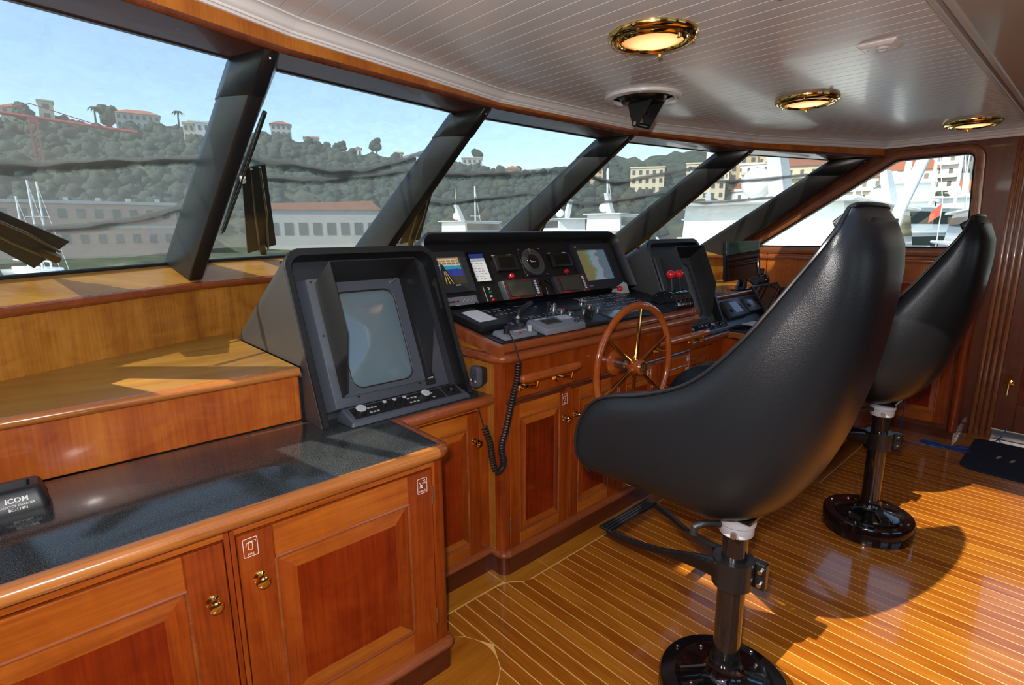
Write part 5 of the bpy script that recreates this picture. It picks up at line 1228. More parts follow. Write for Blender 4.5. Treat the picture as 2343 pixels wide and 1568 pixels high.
for k in range(4):
    a = R(30+90*k); obj('screw', MB().sphere((hx+.168*math.cos(a), hy+.168*math.sin(a), CEIL-.020), .005, 8, 6), CHROME, sl_)
dt = thing('deckhead_plate', 'small white rectangular plate with round sensor on the ceiling', 'sensor', (2.40, .665, CEIL))
def rr2(w, h, z): return [(2.405+a, .665+b, CEIL-z) for a, b in rrect(w, h, .003)]
obj('plate', MB().loft([rr2(.098, .122, .004), rr2(.098, .122, .008), rr2(.074, .096, .018), rr2(.070, .092, .018)]), WHITE_M, dt, smooth=40)
obj('sensor', MB().lathe([(.020, -.002), (.021, .003), (.016, .006), (.012, .002), (.0001, .002)], 20, Matrix.Translation((2.405, .655, CEIL-.018)) @ Matrix.Diagonal((1, 1, -1, 1))), WHITE_P, dt)
for b in (-.036, .036): obj('screw', MB().sphere((2.405, .665+b, CEIL-.018), .003, 8, 6), GREY_LT, dt)
# ================================================================== STARBOARD SIDE
# recessed cabinet right of the console
cS = thing('base_cabinet', 'mahogany base cabinet recessed under the far radar', 'cabinet', (3.2, 1.8, 0), 'mahogany base cabinets on the starboard side')
obj('carcass', MB().box(2.955, RY+.014, .06, 3.47, 1.90, .785), W_DARKZ, cS, smooth=0)
obj('stile', MB().box(2.955, RY, .10, 2.985, RY+.016, .785), W_V, cS, smooth=0); obj('stile', MB().box(3.345, RY, .10, 3.475, RY+.016, .785), W_V, cS, smooth=0)
obj('rail', MB().box(2.985, RY, .766, 3.345, RY+.016, .785), W_H, cS, smooth=0)
panel_door(cS, face((2.988, RY+.002, .108), 'aft'), .354, .652, (.028, .50), 'right', .062)
plinth(cS, [(2.955, 1.677), (3.475, 1.677)])
# chart desk along the starboard side
NX = 3.475; NYA = 1.04
cN = thing('chart_desk', 'mahogany chart desk unit with black top, behind the near chair', 'desk', (4.2, 1.4, 0))
obj('carcass', MB().box(NX+.014, NYA+.014, .06, XS-.002, 1.90, .785), W_DARKZ, cN, smooth=0)
obj('end_panel', MB().box(NX+.014, NYA, .06, XS-.002, NYA+.014, .785), W_V, cN, smooth=0)
obj('stile', MB().box(NX, 1.59, .10, NX+.014, 1.69, .785), W_V, cN, smooth=0)
panel_door(cN, face((NX+.002, 1.588, .108), 'port'), .53, .66, (.49, .5), 'left', .07)
plinth(cN, [(NX-.013, 1.677), (NX-.013, NYA)])
n3 = [(2.955, 1.676, ZC), (3.50, 1.676, ZC), (3.50, NYA+.02, ZC)]
obj('nosing', seg_sweep(n3, 0, nprof), W_NOSER, cN, smooth=60); obj('nosing', seg_sweep(n3, 1, nprof), W_NOSE, cN, smooth=60)
obj('slab', MB().prism([(2.955, 1.676), (3.50, 1.676), (3.50, NYA+.02), (XS-.004, NYA+.02), (XS-.004, 1.91), (2.955, 1.91)], .790, ZC), plain('black_desk_top', (.010, .011, .012), .09), cN, bevel=.003)
obj('edge_strip', MB().box(3.50, NYA+.03, ZC, 3.53, 1.66, ZC+.010), BLACK_PL, cN, bevel=.003); obj('edge_strip', MB().box(2.96, 1.68, ZC, 3.52, 1.70, ZC+.010), BLACK_PL, cN, bevel=.003)
# sloping instrument back-board and shelf behind it
ss = thing('stepped_shelf', 'golden wooden shelf carrying the flat monitor, starboard side', 'shelf', (4.3, 2.1, ZC))
obj('board', MB().prism([(3.40, 1.915), (XS-.005, 1.915), (XS-.005, 2.50), (4.07, 2.94), (3.40, 3.02)], SHZ-.028, SHZ), W_GOLDX, ss, smooth=0)
obj('nosing', seg_sweep([(3.66, 1.917, SHZ), (4.72, 1.917, SHZ)], 0, [(-.006, -.036), (.008, -.036), (.019, -.030), (.023, -.018), (.019, -.006), (.008, .0008), (-.006, .001)]), W_NOSER, ss, smooth=60)
obj('instrument_board', MB().prism([(1.735, ZC+.001), (1.905, SHZ-.03), (1.93, SHZ-.03), (1.93, ZC+.001)], 3.665, XS-.01, 'X'), BLACK_PANEL, ss, smooth=0)
MN = frame((0, 1.735, ZC+.002), (1, 0, 0), (0, .17, .168), None)
def nbox(u0, v0, u1, v1, w0, w1): return MB().box(u0, v0, w0, u1, v1, w1, MN)
for (u0, u1, v0, v1, lab) in ((3.735, 4.005, .052, .195, 'black radio set with amber screen, larger of the two on the chart desk'), (4.045, 4.235, .066, .185, 'black radio set with amber screen, smaller of the two on the chart desk')):
    t = thing('marine_radio', lab, 'radio', tuple(MN @ Vector(((u0+u1)/2, v0, 0))), 'radio sets on the chart desk')
    obj('case', nbox(u0, v0, u1, v1, -.0, .040), GREY_DK, t, bevel=.006, seg=2)
    w_ = u1-u0; obj('screen', nbox(u0+w_*.30, v0+.026, u0+w_*.72, v1-.022, .040, .0412), BRONZE_SCR, t, smooth=0)
    obj('dial', MB().lathe([(.0001, .040), (.013, .040), (.012, .054), (.0001, .055)], 14, MN @ Matrix.Translation((u0+w_*.13, v0+.05, 0))), BLACK_PL, t)
    for i in range(3):
        for j in range(2): obj('key', nbox(u1-w_*.22+.018*j, v0+.03+.026*i, u1-w_*.22+.018*j+.011, v0+.03+.026*i+.012, .040, .043), BLACK_PL, t)
tp = thing('tilted_screen', 'black glossy screen leaning behind the chart desk papers', 'screen', tuple(MN @ Vector((4.48, 0, 0))))
MT2 = frame((4.49, 1.70, ZC+.004), (1, 0, 0), (0, .16, .235), None)
obj('panel', MB().box(-.235, 0, -.008, .235, .275, 0, MT2), GLASS_BLK, tp, smooth=0)
obj('frame', ringplate(shift(rrect(.49, .295, .004), 0, .1375), shift(rrect(.466, .271, .003), 0, .1375), -.010, .006, MT2), BLACK_PL, tp)
pc = obj('loose_sheet', MB().prism([(3.835, 1.648), (4.030, 1.630), (4.045, 1.760), (3.852, 1.772)], ZC+.0005, ZC+.0018), PAPER, smooth=0)
tag(pc, 'white sheet of paper lying on the black chart desk', 'paper')
mg = obj('magazine', MB().prism([(3.70, 1.95), (3.98, 1.95), (4.00, 2.12), (3.72, 2.13)], SHZ, SHZ+.010), plain('blue_grey_cover', (.10, .12, .19), .3), bevel=.001)
tag(mg, 'blue-grey magazine lying on the starboard shelf beside the far radar', 'magazine')
# flat monitor on the shelf
mn = thing('flat_monitor', 'black flat monitor on a swivel stand on the starboard shelf', 'monitor', (4.33, 1.985, SHZ))
obj('foot', MB().lathe([(.0001, 0), (.17, 0), (.165, .008), (.04, .016), (.0001, .017)], 30, Matrix.Translation((4.34, 1.99, SHZ)) @ Matrix.Diagonal((1, .45, 1, 1))), BLACK_GLOSS, mn)
obj('stem', MB().loft([[(4.28, 1.985, SHZ+.01), (4.36, 1.985, SHZ+.01), (4.36, 2.01, SHZ+.01), (4.28, 2.01, SHZ+.01)], [(4.34, 1.985, SHZ+.10), (4.39, 1.985, SHZ+.10), (4.39, 2.0, SHZ+.10), (4.34, 2.0, SHZ+.10)]]), BLACK_GLOSS, mn)
obj('post', MB().tube([(4.44, 2.02, SHZ+.006), (4.44, 2.02, SHZ+.12)], .036, 16), GREY_DK, mn)
MM2 = frame((4.345, 1.965, 1.108), (1, -.02, 0), (0, .10, 1), None)
obj('case', MB().box(-.280, 0, -.035, .280, .308, -.006, MM2), BLACK_PL, mn, bevel=.004)
obj('screen', MB().box(-.245, .028, -.006, .255, .300, -.003, MM2), GLASS_BLK, mn, smooth=0)
obj('bezel', ringplate(shift(rrect(.560, .308, .004), 0, .154), shift(rrect(.500, .272, .002), .005, .164), -.006, .0, MM2), BLACK_GLOSS, mn)
obj('cable', MB().tube([tuple(p) for p in catmull([(4.42, 2.0, 1.12), (4.50, 1.97, 1.07), (4.60, 1.96, 1.03), (4.66, 1.94, 1.02)], 6)], .005, 6), RUBBER, mn)
dl = thing('desk_camera', 'black dome camera beside the flat monitor, against the starboard wall', 'camera', (4.80, 2.02, SHZ))
obj('dome', MB().sphere((4.82, 2.02, SHZ+.045), .062, 18, 12, (.75, 1, 1)), BLACK_GLOSS, dl)
obj('bracket', MB().tube([(4.80, 2.02, SHZ+.10), (4.80, 2.02, SHZ+.145)], [.016, .020], 10), BLACK_PL, dl); obj('neck', MB().tube([(4.66, 2.02, SHZ+.05), (4.78, 2.02, SHZ+.045)], .040, 14), GREY_DK, dl)
ph = thing('telephone', 'dark blue telephone handset on the chart desk beside the tilted screen', 'telephone', (4.82, 1.62, ZC))
obj('body', MB().box(4.76, 1.55, ZC+.0005, 4.93, 1.72, ZC+.05), plain('dark_blue_plastic', (.02, .032, .05), .4), ph, bevel=.015, seg=2)
obj('receiver', MB().tube([(4.79, 1.57, ZC+.07), (4.80, 1.60, ZC+.085), (4.80, 1.67, ZC+.085), (4.79, 1.71, ZC+.07)], [.022, .017, .017, .022], 12), MATS['dark_blue_plastic'], ph); obj('keypad', MB().box(4.85, 1.58, ZC+.05, 4.91, 1.68, ZC+.053), GREY_LT, ph)
# wall mouldings and rail
st = struct(thing('trim_3', 'starboard wall rails and panels below the side window', None, (XS, 1.3, 1.0)))
for (z, d, h, mt) in ((1.245, .035, .030, W_NOSER), (.985, .045, .032, W_NOSER)):
    obj('wall_rail', MB().box(XS-d, .62, z, XS+.001, 2.50, z+h), mt, st, bevel=.008, seg=2)
for (y0, y1) in ((.63, 1.30), (1.31, 1.72), (1.73, 2.10), (2.11, 2.49)):
    obj('wall_panel', MB().box(XS-.010, y0, 1.018, XS+.001, y1, 1.244), W_RIS, st, smooth=0)
    obj('wall_panel', MB().box(XS-.010, y0, .80, XS+.001, y1, .984), W_RIS, st, smooth=0)
    obj('wall_panel', MB().box(XS-.010, y0, 1.276, XS+.001, y1, 1.288), W_RIS, st, smooth=0)
hr = thing('wall_handrail', 'short dark wooden handrail on the starboard wall below the window', 'rail', (XS, 1.55, 1.12))
obj('rail', MB().tube([(XS-.06, 1.40, 1.12), (XS-.06, 1.76, 1.12)], .019, 12), W_WHEEL, hr)
for y in (1.46, 1.70): obj('bracket', MB().tube([(XS+.0, y, 1.10), (XS-.06, y, 1.112)], .009, 8), BRASS, hr)
# low cabinet aft of the chart desk
lc = thing('low_cabinet', 'dark mahogany low cabinet with brass knob between far chair and starboard wall', 'cabinet', (4.95, .85, 0))
LX = 4.83
obj('carcass', MB().box(LX+.014, .60, .06, XS-.003, 1.036, 1.10), W_DARKZ, lc, smooth=0)
obj('top', MB().box(LX-.015, .585, 1.10, XS-.003, 1.038, 1.128), W_NOSER, lc, bevel=.008, seg=2)
obj('shelf_edge', MB().box(LX-.012, .60, .955, LX+.014, 1.036, .98), W_NOSE, lc, bevel=.006, seg=2)
obj('drawer', MB().box(LX, .62, .985, LX+.016, 1.03, 1.095), W_PANEL, lc, bevel=.003); knob(frame((LX, .80, 1.04), (0, -1, 0), (0, 0, 1), (-1, 0, 0)), lc)
panel_door(lc, face((LX+.002, 1.03, .10), 'port'), .40, .845, None, 'left', .07)
obj('column', MB().lathe([(.030, .06), (.030, 1.10)], 18, Matrix.Translation((LX+.005, .585, 0))), W_V, lc, smooth=60)
obj('skirting', MB().box(LX-.014, .57, 0, XS-.003, 1.036, .066), W_DARK, lc, bevel=.004)
# floor mat with yellow lettering, blue cable
mt_ = thing('floor_mat', 'navy floor mat with small pale marks by the starboard door', 'mat', (4.65, .2, 0))
mp_ = [(4.36, .46), (4.30, .42), (4.28, .36), (4.26, -.45), (4.90, -.45), (4.985, -.40), (4.985, .42), (4.95, .46)]
obj('mat', MB().prism(mp_, .0005, .009), plain('navy_carpet', (.006, .012, .028), .9, bump=.5, bscale=500), mt_, bevel=.003)
Mm = frame((4.62, .10, .0092), (0, -1, 0), (1, 0, 0), None)
for (a_, b_, q_) in ((-.20, .02, 1), (-.13, .0, 1), (-.05, -.02, -1), (.02, -.05, 1)): obj('stitched_mark', MB().prism([(a_-.012*q_, b_-.03), (a_+.004*q_, b_-.03), (a_+.016*q_, b_+.03), (a_, b_+.03)], 0, .0008, M=Mm), plain('pale_gold_thread', (.42, .36, .20), .8), mt_, smooth=0)
cb = thing('blue_cable', 'thin blue cable bundled in a bow on the floor near the starboard wall', 'cable', (4.55, .62, 0))
BLUE = plain('blue_cable_sheath', (.012, .05, .22), .4)
z_ = .0045
cpath = [(4.30, .78, .42), (4.33, .79, .25), (4.42, .80, .08), (4.52, .78, z_), (4.56, .72, z_), (4.58, .64, z_), (4.60, .58, z_)]
obj('lead', MB().tube([tuple(p) for p in catmull(cpath, 8)], .004, 6), BLUE, cb)
for k in range(4):
    w_ = .10+.012*k; h = .035+.008*k
    obj('loop', MB().tube([(4.62+.25*h*math.sin(2*a)*2.2, .58+w_*math.cos(a), z_+.003*k) for a in [2*math.pi*q/40 for q in range(40)]], .0038, 6, closed=True), BLUE, cb)
obj('lead', MB().tube([tuple(p) for p in catmull([(4.62, .58, z_), (4.72, .50, z_), (4.80, .40, z_), (4.98, .36, z_), (5.06, .33, .03), (5.075, .31, .10)], 8)], .004, 6), BLUE, cb)
# ================================================================== OUTSIDE: harbour, hillside, town
def ae(az, el, d): a = R(az); return Vector((d*math.sin(a), d*math.cos(a), 1.5+d*math.tan(R(el))))
WZ = -5.0
def _water():
    m, nt, p = _new('harbour_water'); p.inputs['Base Color'].default_value = (.02, .05, .06, 1); p.inputs['Roughness'].default_value = .15
    n = nt.nodes.new('ShaderNodeTexNoise'); n.inputs['Scale'].default_value = .6; b = nt.nodes.new('ShaderNodeBump'); b.inputs['Strength'].default_value = .3
    tc = nt.nodes.new('ShaderNodeTexCoord'); nt.links.new(tc.outputs['Object'], n.inputs['Vector']); nt.links.new(n.outputs[0], b.inputs['Height']); nt.links.new(b.outputs[0], p.inputs['Normal']); return m
wtr = obj('water', MB().add([(-900, -900, WZ), (1600, -900, WZ), (1600, 1600, WZ), (-900, 1600, WZ)], [(0, 1, 2, 3)]), _water(), smooth=0); struct(wtr, 'harbour water')
SKYL = [(-30, 8.6), (-12, 8.2), (0.6, 8.1), (2.2, 8.6), (4.3, 8.9), (6, 8.6), (7, 8.2), (9, 8.9), (11.3, 9.0), (14.6, 8.8), (19.6, 8.9), (21.4, 8.5), (24, 8.0), (27, 7.5), (30, 7.2), (35, 6.9), (37.5, 6.6), (41, 6.0), (45, 5.7), (49, 6.4), (52, 7.4), (56, 7.2), (61, 7.9), (65, 7.6), (70, 8.8), (76, 10.2), (84, 10.8), (95, 10.6), (120, 9)]
def skyl(az):
    for a, b in zip(SKYL[:-1], SKYL[1:]):
        if a[0] <= az <= b[0]: return a[1]+(b[1]-a[1])*(az-a[0])/(b[0]-a[0])
    return 8
def terrain_z(az, d):
    d0, d1 = (150, 265) if az < 48 else ((150, 265+(az-48)*4) if az < 70 else (130, 353))
    top = 1.5+d1*math.tan(R(skyl(az))); t = max(0, min(1, (d-d0)/(d1-d0)))
    e = t**.75 if az < 48 else t**1.0
    z = -3+(top+3)*e
    if d > d1: z = top-(d-d1)*.10
    return z+(.9*math.sin(az*3.1+d*.05)+.7*math.sin(az*7.7-d*.11))*min(1, t*3)
def _hill():
    m, nt, p = _new('hillside'); N = nt.nodes.new; L = nt.links.new
    tc = N('ShaderNodeTexCoord'); a = N('ShaderNodeTexNoise'); a.inputs['Scale'].default_value = .09; a.inputs['Detail'].default_value = 8; a.inputs['Roughness'].default_value = .7; L(tc.outputs['Object'], a.inputs['Vector'])
    r = N('ShaderNodeValToRGB'); e = r.color_ramp.elements; e[0].position = .38; e[0].color = (.010, .022, .012, 1); e[1].position = .62; e[1].color = (.06, .075, .035, 1); q = e.new(.74); q.color = (.20, .17, .12, 1)
    L(a.outputs[0], r.inputs[0]); L(r.outputs[0], p.inputs['Base Color']); p.inputs['Roughness'].default_value = .9; return m
vs = []; fs = []; azs = [-30+.75*k for k in range(201)]; ds = [120, 135, 150, 165, 180, 195, 210, 225, 240, 255, 265, 280, 300, 330, 370, 430]
for d in ds:
    for az in azs: a = R(az); vs.append((d*math.sin(a), d*math.cos(a), terrain_z(az, d) if d > 125 else WZ-1))
for i in range(len(ds)-1):
    for j in range(len(azs)-1): k = i*len(azs)+j; fs.append((k, k+1, k+len(azs)+1, k+len(azs)))
hl_ = obj('ground', MB().add(vs, fs), _hill(), smooth=180, origin=(0, 0, 0)); struct(hl_, 'wooded hillside above the harbour')
random.seed(21)
# woodland on the slope in front of the windshield (too many crowns to count)
fo = MB()
def blob(c, r, n=7, m=5):
    v = []; 
    for i in range(m+1):
        for j in range(n):
            th_ = math.pi*i/m; k = r*(.8+.4*random.random()); v.append((c[0]+k*math.sin(th_)*math.cos(2*math.pi*j/n), c[1]+k*math.sin(th_)*math.sin(2*math.pi*j/n), c[2]+k*.9*math.cos(th_)))
    return v, [(i*n+j, i*n+(j+1) % n, (i+1)*n+(j+1) % n, (i+1)*n+j) for i in range(m) for j in range(n)]
for k in range(2600):
    az = random.uniform(-8, 58); d = random.uniform(156, 258); r_ = random.uniform(.9, 2.3); p = ae(az, 0, d); z = terrain_z(az, d)
    fo.add(*blob((p.x, p.y, z+r_*.3), r_))
LEAF = plain('woodland_leaves', (.020, .036, .022), .9, bump=.6, bscale=1.2)
wd = obj('woodland', fo, LEAF, smooth=180, origin=(0, 200, 0)); tag(wd, 'dark green woodland covering the hillside in front of the bow', 'trees', kind='stuff')
def tree(az, d, h, label, palm=False, grp='trees on the hill crest'):
    p = ae(az, 0, d); z = terrain_z(az, d)-.3; t = thing('hill_tree' if not palm else 'palm_tree', label, 'tree', (p.x, p.y, z), grp)
    obj('trunk', MB().tube([(p.x, p.y, z), (p.x+.1, p.y, z+h*.75)], [.35, .25], 6), plain('bark', (.05, .035, .022), .9), t)
    if palm:
        for k in range(10):
            a = 2*math.pi*k/10; c = Vector((math.cos(a), math.sin(a), 0)); q = Vector((p.x+.1, p.y, z+h*.75)); l_ = h*.38; sd = Vector((-c.y, c.x, 0))*.45
            r = [q, q+c*l_*.5+Vector((0, 0, l_*.30)), q+c*l_+Vector((0, 0, -l_*.25))]
            obj('frond', MB().add([tuple(r[0]-sd*.3), tuple(r[0]+sd*.3), tuple(r[1]+sd), tuple(r[1]-sd), tuple(r[2]+sd*.1), tuple(r[2]-sd*.1), tuple(r[1]-Vector((0, 0, .25)))], [(0, 1, 2, 3), (3, 2, 4, 5), (0, 6, 1), (6, 4, 2)]), LEAF, t, smooth=0)
    else:
        m = MB()
        for k in range(7): m.add(*blob((p.x+random.uniform(-.25, .25)*h, p.y+random.uniform(-.2, .2)*h, z+h*(.45+.5*random.random())), h*.26))
        obj('crown', m, LEAF, t, smooth=0)
tree(2.0, 250, 7, 'tree on the hill crest left of the crane tower'); tree(6.4, 262, 7, 'palm on the crest left of the wide villa', True); tree(7.4, 262, 9, 'bushy tree against the left side of the wide crest villa'); tree(12.2, 262, 6.5, 'palm on the crest between the two left villas', True)
tree(16.2, 262, 7, 'tree at the right end of the pale crest villa'); tree(25.5, 262, 6, 'tree on the crest seen in the second pane, left one'); tree(29.0, 262, 7, 'tree on the crest seen in the second pane, right one'); tree(39.0, 262, 7, 'broad tree on the low crest in the third pane'); tree(51.5, 270, 8, 'tree on the crest in the fourth pane')
STUC = [plain('cream_stucco', (.62, .52, .36), .8), plain('white_stucco', (.72, .70, .64), .8), plain('ochre_stucco', (.55, .38, .20), .8), plain('pink_stucco', (.56, .38, .30), .8), plain('grey_stucco', (.40, .38, .35), .8)]
TILE = plain('roof_tiles', (.36, .12, .06), .8); PANE = plain('dark_window_pane', (.05, .06, .07), .2); CONC = plain('concrete', (.45, .43, .40), .8)
def rot(az): return Matrix.Rotation(-R(az), 4, 'Z')
def villa(az, d, w, h, dep, m, roof, label, nwin=(5, 2), up=0., grp='villas on the hill crest', z=None):
    p = ae(az, 0, d); z = terrain_z(az, d)+up if z is None else z; T = Matrix.Translation((p.x, p.y, z)) @ rot(az)
    t = thing('hillside_villa', label, 'building', (p.x, p.y, z), grp)
    obj('wall', MB().box(-w/2, 0, -4, w/2, dep, h, T), m, t, smooth=0)
    if roof: obj('roof', MB().loft([[tuple(T @ Vector(q)) for q in ((-w/2-.4, -.4, h), (w/2+.4, -.4, h), (w/2+.4, dep+.4, h), (-w/2-.4, dep+.4, h))], [tuple(T @ Vector(q)) for q in ((-w/2+dep*.4, dep*.45, h+dep*.22), (w/2-dep*.4, dep*.45, h+dep*.22), (w/2-dep*.4, dep*.55, h+dep*.22), (-w/2+dep*.4, dep*.55, h+dep*.22))]]), TILE, t, smooth=0)
    else: obj('parapet', MB().box(-w/2-.3, -.3, h, w/2+.3, dep+.3, h+.5, T), m, t, smooth=0)
    nx, nz = nwin; first = None
    for i in range(nx):
        for j in range(nz):
            cx_ = -w/2+w*(i+.5)/nx; cz = h*(j+.5)/nz; obj('window', MB().box(cx_-w/nx*.22, -.12, cz-h/nz*.25, cx_+w/nx*.22, .02, cz+h/nz*.25, T), PANE, t, smooth=0)
villa(1.5, 255, 7, 6, 8, STUC[0], True, 'small cream villa on the crest left of the crane', (3, 2))
villa(3.4, 250, 4, 9, 6, STUC[0], False, 'narrow cream tower house on the crest beside the crane', (1, 3))
villa(9.3, 258, 14, 5.5, 9, STUC[4], True, 'wide grey villa on the crest in the leftmost pane', (7, 2), .5)
villa(14.0, 245, 9, 7, 8, STUC[1], False, 'pale villa on the crest just left of the first pillar', (4, 2), 0)
villa(12.9, 236, 3.5, 6, 5, STUC[0], False, 'small cream house below the pale crest villa', (2, 2))
villa(20.4, 258, 8, 5, 8, STUC[4], True, 'long grey villa on the crest beside the wiper blade', (4, 2), .4)
villa(23.0, 256, 6, 4, 7, STUC[3], False, 'low pink villa on the crest in the second pane', (3, 1))
villa(27.2, 258, 3.2, 3.6, 5, STUC[1], True, 'small white house on the crest, middle of the second pane', (2, 1))
villa(31.2, 258, 3, 3.6, 5, STUC[2], False, 'small ochre house on the falling crest, second pane', (2, 1)); villa(33.4, 256, 3.4, 3.2, 5, STUC[0], True, 'small cream house near the right pillar of the second pane', (2, 1))
villa(38.4, 256, 9, 5, 8, STUC[4], False, 'grey block on the low crest in the third pane', (4, 2)); villa(42.5, 250, 7, 4, 8, STUC[3], True, 'pink villa low on the crest in the third pane', (3, 1))
villa(50.5, 225, 9, 7, 8, STUC[2], True, 'ochre house on the slope at the fourth pane', (4, 3)); villa(56.0, 210, 12, 9, 9, STUC[0], False, 'cream apartment house on the slope in the fourth pane', (5, 3)); villa(61.5, 205, 13, 12, 9, STUC[0], False, 'tall cream house on the slope in the last windshield pane', (5, 4)); villa(64.8, 215, 9, 14, 9, STUC[2], False, 'tall ochre house beside the starboard pillar', (3, 5))
# long quayside building, white pavilion, crane
def quay():
    T = Matrix.Translation(ae(4, 0, 140)*Vector((1, 1, 0)).x if False else Vector((ae(3, 0, 140).x, ae(3, 0, 140).y, 0))) @ rot(4)
    t = thing('quayside_building', 'long low salmon quayside building with rows of windows', 'building', tuple(T.translation))
    obj('wall', MB().box(-34, 0, -5, 20, 12, 7.4, T), plain('salmon_stucco', (.46, .28, .20), .8), t, smooth=0); obj('cornice', MB().box(-34.3, -.4, 7.4, 20.3, 12, 8.0, T), CONC, t, smooth=0); obj('band', MB().box(-34.1, -.2, 2.6, 20.1, 0, 3.1, T), CONC, t, smooth=0)
    for i in range(16):
        for j in (0, 1): x_ = -26+2.9*i; obj('window', MB().box(x_, -.15, -.4+5*j, x_+1.3, .05, 1.4+5*j, T), PANE, t, smooth=0)
    for i in range(10): obj('chimney', MB().box(-30+5.2*i, 3, 8, -29.2+5.2*i, 4, 8.8, T), CONC, t, smooth=0)
quay()
def pavilion():
    p = ae(7.4, 0, 190); T = Matrix.Translation((p.x, p.y, 9.6)) @ rot(7.4); t = thing('white_pavilion', 'small white building with open galleries above the quay', 'building', (p.x, p.y, 9.6))
    obj('stair_tower', MB().box(-3.2, 0, -6, -1.4, 4, 4.4, T), STUC[1], t, smooth=0)
    for k in range(4): obj('gallery_slab', MB().box(-3.2, -.8, 4.0-1.25*k, 3.2, 4, 4.45-1.25*k, T), STUC[1], t, smooth=0)
    obj('core', MB().box(-1.4, .8, -6, 3.0, 4, 4.2, T), STUC[4], t, smooth=0)
pavilion()
def crane():
    p = ae(2.5, 0, 185); RED = plain('crane_red', (.42, .05, .035), .5); top = 1.5+185*math.tan(R(8.3)); t = thing('tower_crane', 'red tower crane on the hillside in the leftmost pane', 'crane', (p.x, p.y, 4))
    for sx in (-1, 1):
        for sy in (-1, 1): obj('mast_leg', MB().box(p.x+sx*.7-.2, p.y+sy*.7-.2, 2, p.x+sx*.7+.2, p.y+sy*.7+.2, top), RED, t, smooth=0)
    for k in range(12): z = 3+(top-3)*k/12; obj('brace', MB().tube([(p.x-.7, p.y-.7, z), (p.x+.7, p.y-.7, z+(top-3)/12)], .16, 4), RED, t)
    obj('cab', MB().box(p.x-.9, p.y-1, top, p.x+.9, p.y+1, top+1.6), RED, t); obj('jib', MB().tube([(p.x-9, p.y, top+1.9), (p.x+22, p.y+3, top+.6)], .45, 4), RED, t); obj('tie_bar', MB().tube([(p.x-8, p.y, top+2), (p.x, p.y, top+4.6), (p.x+14, p.y+2, top+1.2)], .12, 4), RED, t); obj('counterweight', MB().box(p.x-9.5, p.y-.8, top+.2, p.x-7, p.y+.8, top+2.2), CONC, t)
crane()
def redroof():
    p = ae(24, 0, 150); T = Matrix.Translation((p.x, p.y, 0)) @ rot(24); t = thing('boat_shed', 'long low shed with orange-red roof on the quay in the second pane', 'building', (p.x, p.y, 0))
    obj('wall', MB().box(-16, 0, -5, 13, 10, 7.2, T), STUC[4], t, smooth=0); obj('roof', MB().prism([(-16.5, 7.2), (13.5, 7.2), (11, 9.6), (2, 9.2), (-16.5, 8.6)], -.5, 10.5, 'Y', T), TILE, t, smooth=0)
    for i in range(8): obj('window', MB().box(-14+3.4*i, -.15, 1, -12+3.4*i, .05, 4, T), PANE, t, smooth=0)
redroof()
YW = plain('yacht_white', (.82, .82, .80), .25, coat=.4); YG = plain('yacht_window', (.03, .035, .04), .08); YS = plain('mast_white', (.75, .75, .74), .35)
def sailboat(az, d, mh, label):
    p = ae(az, 0, d); T = Matrix.Translation((p.x, p.y, WZ)) @ rot(az+70); t = thing('sailing_yacht', label, 'boat', (p.x, p.y, WZ), 'sailing yachts at the quay')
    def sec(x_, w_, z): return [tuple(T @ Vector(q)) for q in ((x_, -w_, z), (x_, -w_*.7, .0), (x_, 0, -.4), (x_, w_*.7, 0), (x_, w_, z))]
    obj('hull', MB().loft([sec(-6, 1.2, 1.2), sec(-3, 1.7, 1.15), sec(1, 1.8, 1.2), sec(4, 1.1, 1.35), sec(6, .1, 1.5)]), YW, t, smooth=50)
    obj('cabin', MB().box(-2.5, -1, 1.2, 2, 1, 1.75, T), YW, t, bevel=.1); obj('mast', MB().tube([tuple(T @ Vector((.6, 0, 1.2))), tuple(T @ Vector((.6, 0, mh)))], .13, 8), YS, t); obj('boom', MB().tube([tuple(T @ Vector((.6, 0, 2.6))), tuple(T @ Vector((-4, 0, 2.7)))], .12, 8), YS, t)
    for q in (.35, .65): obj('spreader', MB().tube([tuple(T @ Vector((.6, -.9, mh*q))), tuple(T @ Vector((.6, .9, mh*q)))], .05, 6), YS, t)
    obj('forestay', MB().tube([tuple(T @ Vector((.6, 0, mh*.97))), tuple(T @ Vector((5.9, 0, 1.6)))], .03, 5), YS, t)
sailboat(.6, 110, 12.0, 'sailing yacht with white mast, first from the left edge'); sailboat(1.4, 100, 13.6, 'sailing yacht with tall white mast, second from the left edge'); sailboat(1.95, 104, 13.8, 'sailing yacht with tall white mast, third from the left edge'); sailboat(38.5, 95, 14, 'sailing yacht seen low in the third pane'); sailboat(52.0, 80, 15, 'sailing yacht whose mast crosses the fourth pane'); sailboat(60.0, 75, 14, 'sailing yacht whose mast crosses the last windshield pane')
sailboat(73.8, 62, 14, 'sailing yacht with mast at the left of the side window'); sailboat(79.2, 58, 14, 'sailing yacht with mast right of the leaning boom'); sailboat(80.8, 66, 15, 'sailing yacht with mast near the right of the side window')
